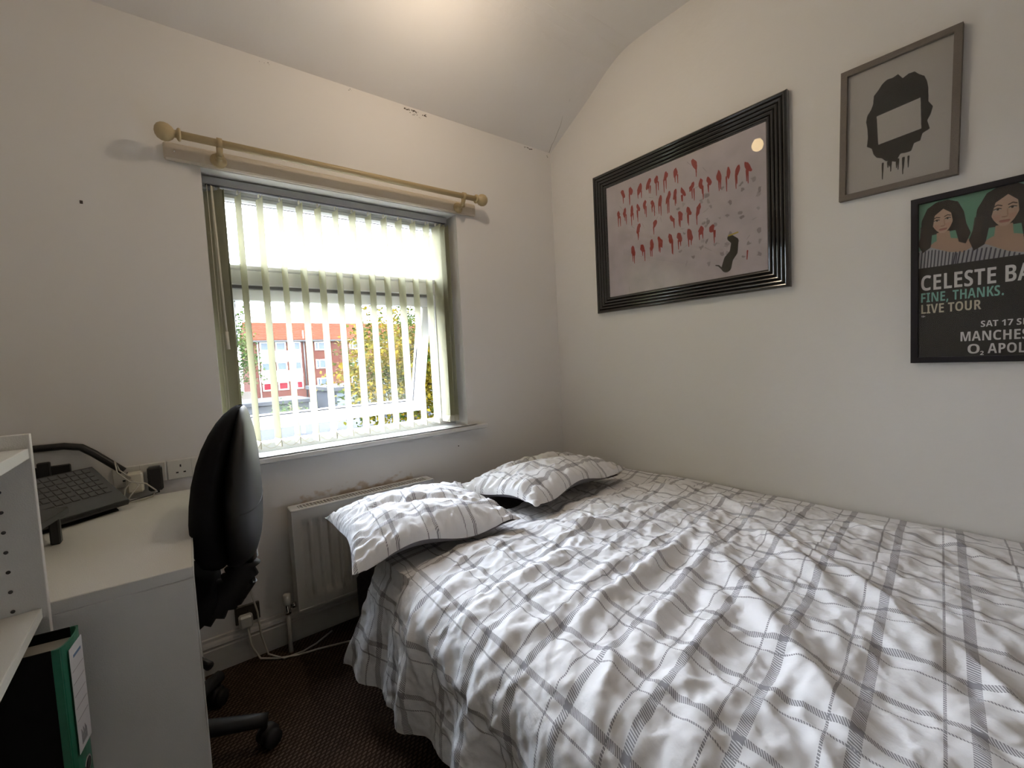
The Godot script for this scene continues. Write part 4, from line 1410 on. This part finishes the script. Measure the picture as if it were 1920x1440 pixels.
# ------------------------------------------------------------------ things on the desk
func desk_things() -> void:
	# keyboard base of a laptop, propped on a stand against the wall
	var k := thing("laptop_stand", "black laptop stand frame leaning on the wall behind the keyboard", "stand", Vector3(-2.27, 0.7305, 0.09))
	var st := begin(false)
	var loop := []
	for q in [[-0.16, 0.10], [-0.16, 0.205], [-0.08, 0.207], [0.005, 0.205], [0.045, 0.195], [0.075, 0.17], [0.12, 0.125], [0.145, 0.10]]:
		loop.append(Vector3(q[0], q[1], -0.075 + (0.2 - q[1]) * 0.25))
	tube(st, loop, 0.0115, 10)
	obj("rim", st, M.black, k)
	box("cross_plate", Vector3(-0.165, 0.085, -0.052), Vector3(0.02, 0.150, -0.044), M.black, k, 0.003)
	box("upright", Vector3(-0.055, 0.0, -0.050), Vector3(-0.025, 0.165, -0.034), M.black, k, 0.003)
	box("upright", Vector3(-0.150, 0.0, -0.050), Vector3(-0.130, 0.12, -0.040), M.black, k, 0.003)
	var l := thing("laptop_keyboard", "dark grey laptop keyboard base tilted up on the white desk", "laptop", Vector3(-2.1815, 0.746, 0.222), deg_to_rad(40.0))
	l.rotation = Vector3(deg_to_rad(36.0), deg_to_rad(38.0), 0)
	# local: x along the front edge (right end at +0.085), -z towards the back
	var b := begin()
	bx(b, Vector3(-0.085, 0.010, -0.085), Vector3(0.34, 0.020, 0.190), 0.006)
	obj("body", b, M.black, l)
	var d := begin()
	bx(d, Vector3(-0.085, 0.0207, -0.084), Vector3(0.327, 0.0012, 0.172), 0.0004)
	obj("deck", d, M.keys, l)
	var ks := begin()
	for r in 6:
		for c in 15:
			if r == 5 and c > 3 and c < 8:
				continue
			var gap := 0.004 if c > 10 else 0.0
			bx(ks, Vector3(-0.236 + 0.0203 * c + gap, 0.0222, -0.158 + 0.0205 * r), Vector3(0.0178, 0.003, 0.0172), 0.001)
	bx(ks, Vector3(-0.236 + 0.0203 * 5.5, 0.0222, -0.158 + 0.0205 * 5), Vector3(0.078, 0.003, 0.0172), 0.001)
	var ko := obj("keys", ks, mat(lin(0.085, 0.088, 0.092), 0.45), l)
	ko.set_meta("kind", "stuff")
	box("front_badge", Vector3(-0.205, 0.006, 0.0098), Vector3(-0.175, 0.010, 0.0106), M.print_grey, l, 0.0)
	# wedge under it
	var w := thing("laptop_riser", "black wedge riser under the tilted keyboard", "stand", Vector3(-2.215, 0.7305, 0.17), deg_to_rad(38.0))
	var pr := begin()
	prism(pr, PackedVector2Array([Vector2(0.058, 0.0), Vector2(0.058, 0.002), Vector2(-0.070, 0.092), Vector2(-0.078, 0.092), Vector2(-0.078, 0.0)]), -0.26, 0.055, Vector3.ZERO, Basis(Vector3(0, 0, 1), Vector3(0, 1, 0), Vector3(1, 0, 0)))
	obj("wedge", pr, M.black, w)
	# small dark platform on legs, half behind the bookcase
	var p := thing("monitor_stand", "dark grey monitor stand with a black leg beside the bookcase", "stand", Vector3(-2.33, 0.7305, 0.50))
	var ps := begin()
	prism(ps, PackedVector2Array([Vector2(-0.10, -0.13), Vector2(0.06, -0.13), Vector2(0.105, -0.120), Vector2(0.112, -0.10), Vector2(0.070, 0.10), Vector2(0.055, 0.13), Vector2(-0.10, 0.13)]), 0.068, 0.082, Vector3.ZERO, Basis(Vector3(1, 0, 0), Vector3(0, 0, 1), Vector3(0, 1, 0)))
	obj("platform", ps, mat(lin(0.05, 0.05, 0.052), 0.5), p)
	for q in [[0.088, -0.072], [-0.085, -0.10], [-0.085, 0.10]]:
		var lg := begin()
		bx(lg, Vector3(q[0], 0.0338, q[1]), Vector3(0.020, 0.0675, 0.026), 0.003)
		obj("leg", lg, M.black, p)

# ------------------------------------------------------------------ ceiling lamp
func lamp() -> void:
	var at := Vector3(-1.093, 2.412, 0.772)
	var l := thing("pendant_lamp", "bare warm bulb on a white flex from the ceiling", "lamp", Vector3(at.x, 2.717, at.z))
	var o := l.position
	var rose := begin(false)
	lathe(rose, [Vector2(0.0, -0.026), Vector2(0.012, -0.026), Vector2(0.032, -0.02), Vector2(0.042, -0.006), Vector2(0.044, 0.0)], 24, Vector3.ZERO)
	obj("ceiling_rose", rose, M.socket, l)
	tube_obj("flex", [Vector3(0, -0.025, 0), Vector3(0, -0.225, 0)], 0.003, M.socket, l, 8)
	tube_obj("lamp_holder", [Vector3(0, -0.22, 0), Vector3(0, -0.23, 0), Vector3(0, -0.27, 0), Vector3(0, -0.285, 0)], [0.012, 0.019, 0.019, 0.016], M.socket, l, 16)
	var glow := mat(lin(1.0, 0.9, 0.7), 0.4)
	glow.emission_enabled = true
	glow.emission = lin(1.0, 0.72, 0.36)
	glow.emission_energy_multiplier = 9.0
	var b := begin(false)
	lathe(b, [Vector2(0.0, -0.034), Vector2(0.012, -0.032), Vector2(0.024, -0.024), Vector2(0.032, -0.010), Vector2(0.034, 0.002), Vector2(0.031, 0.016), Vector2(0.023, 0.030), Vector2(0.016, 0.042), Vector2(0.014, 0.050)], 28, at - o)
	obj("bulb", b, glow, l)
	var li := OmniLight3D.new()
	li.name = "bulb_light"
	li.position = at - o
	li.light_color = Color(1.0, 0.91, 0.80)
	li.light_energy = LAMP_ENERGY
	li.light_size = 0.03
	li.omni_range = 12.0
	li.omni_attenuation = 2.0
	li.shadow_enabled = true
	l.add_child(li)

# ------------------------------------------------------------------ outside
func outside() -> void:
	var g := box("ground", Vector3(-60, -3.0, -120), Vector3(90, -2.8, -0.4), mottled(lin(0.022, 0.023, 0.022), lin(0.037, 0.037, 0.037), 0.03, 0.95, 0.2, 41), self, 0.0)
	g.set_meta("kind", "structure")
	g.set_meta("label", "grey tarmac yard behind the house")
	apartment()
	tree("garden_tree", "large yellow-green tree close outside the right of the window", Vector3(3.75, -2.8, -9.6), Vector3(2.35, 2.05, 2.0), 3.75, 20000, 0.10, 11, true)
	tree("street_tree", "green leafy tree at the left edge of the window view", Vector3(-0.35, -2.8, -24.0), Vector3(2.2, 2.9, 2.0), 5.2, 12000, 0.15, 12, false)
	yard()

func tree(called: String, label: String, at: Vector3, radii: Vector3, mid: float, count: int, size: float, seed_: int, yellow: bool) -> void:
	var t := thing(called, label, "tree", at)
	var bark := bumpy(mat(lin(0.081, 0.061, 0.045), 0.9, 0.0, 0.1), 0.1, 5.0, 2.0, seed_)
	tube_obj("trunk", [Vector3(0, -0.05, 0), Vector3(0.05, mid * 0.5, 0.03), Vector3(-0.05, mid, 0.0), Vector3(0.0, mid + radii.y * 0.6, 0)], [0.2, 0.15, 0.10, 0.03], bark, t, 10)
	var r := RandomNumberGenerator.new()
	r.seed = seed_
	for k in 9:
		var d := Vector3(r.randf_range(-1, 1), r.randf_range(-0.3, 0.9), r.randf_range(-1, 1)).normalized() * radii * 0.8
		tube_obj("branch", [Vector3(0, mid * 0.75, 0), Vector3(0, mid, 0) + d * 0.5 + Vector3(0, 0.1, 0), Vector3(0, mid, 0) + d], [0.06, 0.035, 0.012], bark, t, 6)
	var leaf := SurfaceTool.new()
	leaf.begin(Mesh.PRIMITIVE_TRIANGLES)
	for q in [[Vector3(0, 0, 0), Vector3(0.35, 0.5, 0.08), Vector3(0, 1, 0)], [Vector3(0, 0, 0), Vector3(0, 1, 0), Vector3(-0.35, 0.5, 0.08)]]:
		for p in q:
			leaf.add_vertex(p * size)
	leaf.generate_normals()
	var m := mat(Color.WHITE, 0.7, 0.0, 0.15)
	m.vertex_color_use_as_albedo = true
	m.backlight_enabled = true
	m.backlight = lin(0.35, 0.35, 0.10)
	var n := FastNoiseLite.new()
	n.seed = seed_
	n.frequency = 0.8
	var mm := MultiMesh.new()
	mm.transform_format = MultiMesh.TRANSFORM_3D
	mm.use_colors = true
	mm.mesh = leaf.commit()
	mm.instance_count = count
	for i in count:
		var d := Vector3(r.randfn(), r.randfn(), r.randfn()).normalized()
		var bump := 1.0 + 0.28 * n.get_noise_3d(d.x * 2.5, d.y * 2.5, d.z * 2.5) * 2.0
		var rad := pow(r.randf(), 0.45) * bump
		var p := d * rad * radii + Vector3(0, mid, 0)
		var b := Basis.from_euler(Vector3(r.randf_range(-PI, PI), r.randf_range(-PI, PI), r.randf_range(-PI, PI))).scaled(Vector3.ONE * r.randf_range(0.7, 1.3))
		mm.set_instance_transform(i, Transform3D(b, p))
		var k := clampf(0.5 + n.get_noise_3d(p.x, p.y, p.z) * 1.6 + r.randf_range(-0.2, 0.2), 0.0, 1.0)
		var c := Color(0.018, 0.032, 0.005).lerp(Color(0.115, 0.080, 0.007), k) if yellow else Color(0.013, 0.032, 0.007).lerp(Color(0.040, 0.062, 0.014), k)
		mm.set_instance_color(i, c * r.randf_range(0.8, 1.15))
	var o := MultiMeshInstance3D.new()
	o.name = "foliage"
	o.multimesh = mm
	o.material_override = m
	o.set_meta("kind", "stuff")
	t.add_child(o)

func apartment() -> void:
	var z := -60.0
	var b := thing("apartment_building", "three-storey red brick apartment block with orange tiled roof across the yard", "building", Vector3(20.0, -2.8, z - 5.0))
	var o := b.position
	var brick := mottled(lin(0.037, 0.012, 0.009), lin(0.059, 0.024, 0.019), 0.08, 0.9, 1.4, 51)
	var white := mat(lin(0.30, 0.31, 0.30), 0.6, 0.0, 0.1)
	var glass := mat(lin(0.031, 0.044, 0.056), 0.15, 0.0, 0.3)
	var red := mat(lin(0.069, 0.005, 0.009), 0.5, 0.0, 0.1)
	var V := func(x: float, y: float, zz: float) -> Vector3: return Vector3(x, y, zz) - o
	box("wall", V.call(6.74, -2.8, z - 10.0), V.call(36.0, 4.85, z), brick, b, 0.0)
	# roof in overlapping courses
	var tiles := mottled(lin(0.053, 0.012, 0.006), lin(0.072, 0.021, 0.011), 0.12, 0.85, 1.2, 52)
	var n := 14
	for k in n:
		var t0 := k / float(n)
		var t1 := (k + 1) / float(n)
		var st := begin()
		var y0 := lerpf(4.85, 7.5, t0)
		var y1 := lerpf(4.85, 7.5, t1)
		var z0 := lerpf(z + 0.45, z - 5.0, t0)
		var z1 := lerpf(z + 0.45, z - 5.0, t1)
		prism(st, PackedVector2Array([Vector2(z0, y0), Vector2(z0, y0 + 0.07), Vector2(z1, y1 + 0.02), Vector2(z1, y1)]), 6.45, 36.3, -o, Basis(Vector3(0, 0, 1), Vector3(0, 1, 0), Vector3(1, 0, 0)))
		obj("tile_course", st, tiles, b)
	var back := begin()
	prism(back, PackedVector2Array([Vector2(z - 10.4, 4.85), Vector2(z - 5.0, 7.5), Vector2(z - 0.2, 4.85)]), 6.5, 36.2, -o, Basis(Vector3(0, 0, 1), Vector3(0, 1, 0), Vector3(1, 0, 0)))
	obj("roof_body", back, tiles, b)
	box("gutter", V.call(6.45, 4.66, z + 0.30), V.call(36.3, 4.82, z + 0.48), M.black, b, 0.02)
	box("soffit", V.call(6.5, 4.62, z + 0.0), V.call(36.2, 4.70, z + 0.30), white, b, 0.0)
	# pale panelled bay and the window columns
	for q in [[2.13, 3.52], [-0.36, 1.02]]:
		box("spandrel", V.call(7.45, q[0], z), V.call(12.2, q[1], z + 0.06), white, b, 0.0)
	var put_window := func(x0: float, x1: float, y0: float, y1: float, m: Material, split: bool) -> void:
		var f := begin()
		frame_rect(f, Vector2(x0, y0) - Vector2(o.x, o.y), Vector2(x1, y1) - Vector2(o.x, o.y), 0.14, z + 0.10 - o.z, z - o.z, 0.0)
		if split:
			bx(f, V.call(lerpf(x0, x1, 0.33), (y0 + y1) / 2, z + 0.05), Vector3(0.12, y1 - y0, 0.1), 0.0)
		var w := obj("window", f, white, b)
		box("pane", V.call(x0 + 0.12, y0 + 0.12, z + 0.02), V.call(x1 - 0.12, y1 - 0.12, z + 0.05), m, w, 0.0)
	for row in [[3.52, 4.62, glass], [1.02, 2.12, glass], [-1.42, -0.38, red]]:
		for col in [[7.52, 9.05], [9.25, 10.45], [11.32, 12.18]]:
			put_window.call(col[0], col[1], row[0], row[1], row[2], false)
	for row in [[3.45, 4.58], [1.04, 2.26], [-1.25, -0.2]]:
		for x in [13.9, 18.4, 22.5, 27.0]:
			put_window.call(x, x + 1.32, row[0], row[1], glass, true)
	tube_obj("downpipe", [V.call(7.28, -2.8, z + 0.12), V.call(7.28, 4.7, z + 0.12)], 0.07, white, b, 8)
	for x in [12.55, 12.95]:
		tube_obj("soil_pipe", [V.call(x, -2.8, z + 0.15), V.call(x, 6.05 if x < 12.7 else 4.7, z + 0.15)], 0.09, M.black, b, 8)
	box("low_wall", V.call(-12.0, -2.8, z + 3.0), V.call(6.0, -1.2, z + 3.3), mat(lin(0.062, 0.056, 0.050), 0.9, 0.0, 0.1), b, 0.0)

func yard() -> void:
	var roofm := mottled(lin(0.022, 0.024, 0.027), lin(0.034, 0.037, 0.042), 0.05, 0.8, 0.6, 61)
	var pale := mat(lin(0.062, 0.075, 0.087), 0.6, 0.0, 0.1)
	var brick := mottled(lin(0.037, 0.011, 0.009), lin(0.056, 0.022, 0.018), 0.08, 0.9, 2.5, 62)
	var white := mat(lin(0.28, 0.28, 0.27), 0.6, 0.0, 0.1)
	# flat-roofed garages across the yard
	var a := thing("garage_block", "grey flat-roofed garage with pale glazed front before the apartment block", "garage", Vector3(7.5, -2.8, -25.5))
	box("walls", Vector3(-2.3, 0.0, -2.5), Vector3(3.5, 2.62, 2.5), mat(lin(0.022, 0.026, 0.034), 0.8, 0.0, 0.1), a, 0.0)
	box("roof_slab", Vector3(-2.5, 2.62, -2.7), Vector3(3.7, 2.85, 2.8), roofm, a, 0.02)
	for k in 4:
		box("glazed_panel", Vector3(-2.15 + 1.4 * k, 1.75, 2.5), Vector3(-0.95 + 1.4 * k, 2.5, 2.56), pale, a, 0.0)
	var c := thing("garage_block", "long low grey-roofed garage row left of the glazed garage", "garage", Vector3(0.5, -2.8, -27.0))
	box("walls", Vector3(-7.0, 0.0, -2.0), Vector3(3.9, 2.05, 2.0), mat(lin(0.031, 0.034, 0.037), 0.8, 0.0, 0.1), c, 0.0)
	box("roof_slab", Vector3(-7.2, 2.05, -2.2), Vector3(4.1, 2.25, 2.2), roofm, c, 0.02)
	# nearer outhouse roofs below the window
	var d := thing("outhouse", "low outhouse with a grey felt roof below the window", "shed", Vector3(2.0, -2.8, -14.5))
	box("walls", Vector3(-3.2, 0.0, -1.5), Vector3(2.6, 1.75, 1.5), mat(lin(0.028, 0.029, 0.031), 0.8, 0.0, 0.1), d, 0.0)
	box("roof_slab", Vector3(-3.35, 1.75, -1.65), Vector3(2.75, 1.88, 1.65), roofm, d, 0.02)
	for x in [-0.65, 0.35, 1.6]:
		box("white_post", Vector3(x, 1.88, 1.2), Vector3(x + 0.10, 2.25, 1.3), white, d, 0.005)
	tube_obj("rail", [Vector3(-3.2, 2.16, 1.25), Vector3(2.6, 2.16, 1.25)], 0.02, white, d, 6)
	# brick yard wall with pale coping close to the house
	var e := thing("yard_wall", "red brick yard wall with pale coping just below the window", "wall", Vector3(0.0, -2.8, -5.0))
	box("brickwork", Vector3(-2.5, 0.0, -0.15), Vector3(6.0, 2.42, 0.15), brick, e, 0.0)
	box("coping", Vector3(-2.55, 2.42, -0.2), Vector3(6.05, 2.50, 0.2), mat(lin(0.062, 0.053, 0.050), 0.8, 0.0, 0.1), e, 0.01)
	var f := thing("shed_roof", "lean-to roof with pale ribbed panels under the window at the left", "roof", Vector3(-1.4, -2.8, -3.2))
	box("wall", Vector3(-1.6, 0.0, -0.9), Vector3(0.9, 2.2, 0.9), brick, f, 0.0)
	for k in 8:
		box("roof_panel", Vector3(-1.65 + 0.32 * k, 2.2, -1.0), Vector3(-1.36 + 0.32 * k, 2.26, 1.0), white if k % 2 == 0 else roofm, f, 0.005)
	tree("garden_shrub", "small green shrub among the grey roofs", Vector3(2.1, -2.8, -18.5), Vector3(0.9, 0.7, 0.7), 1.9, 900, 0.10, 14, false)
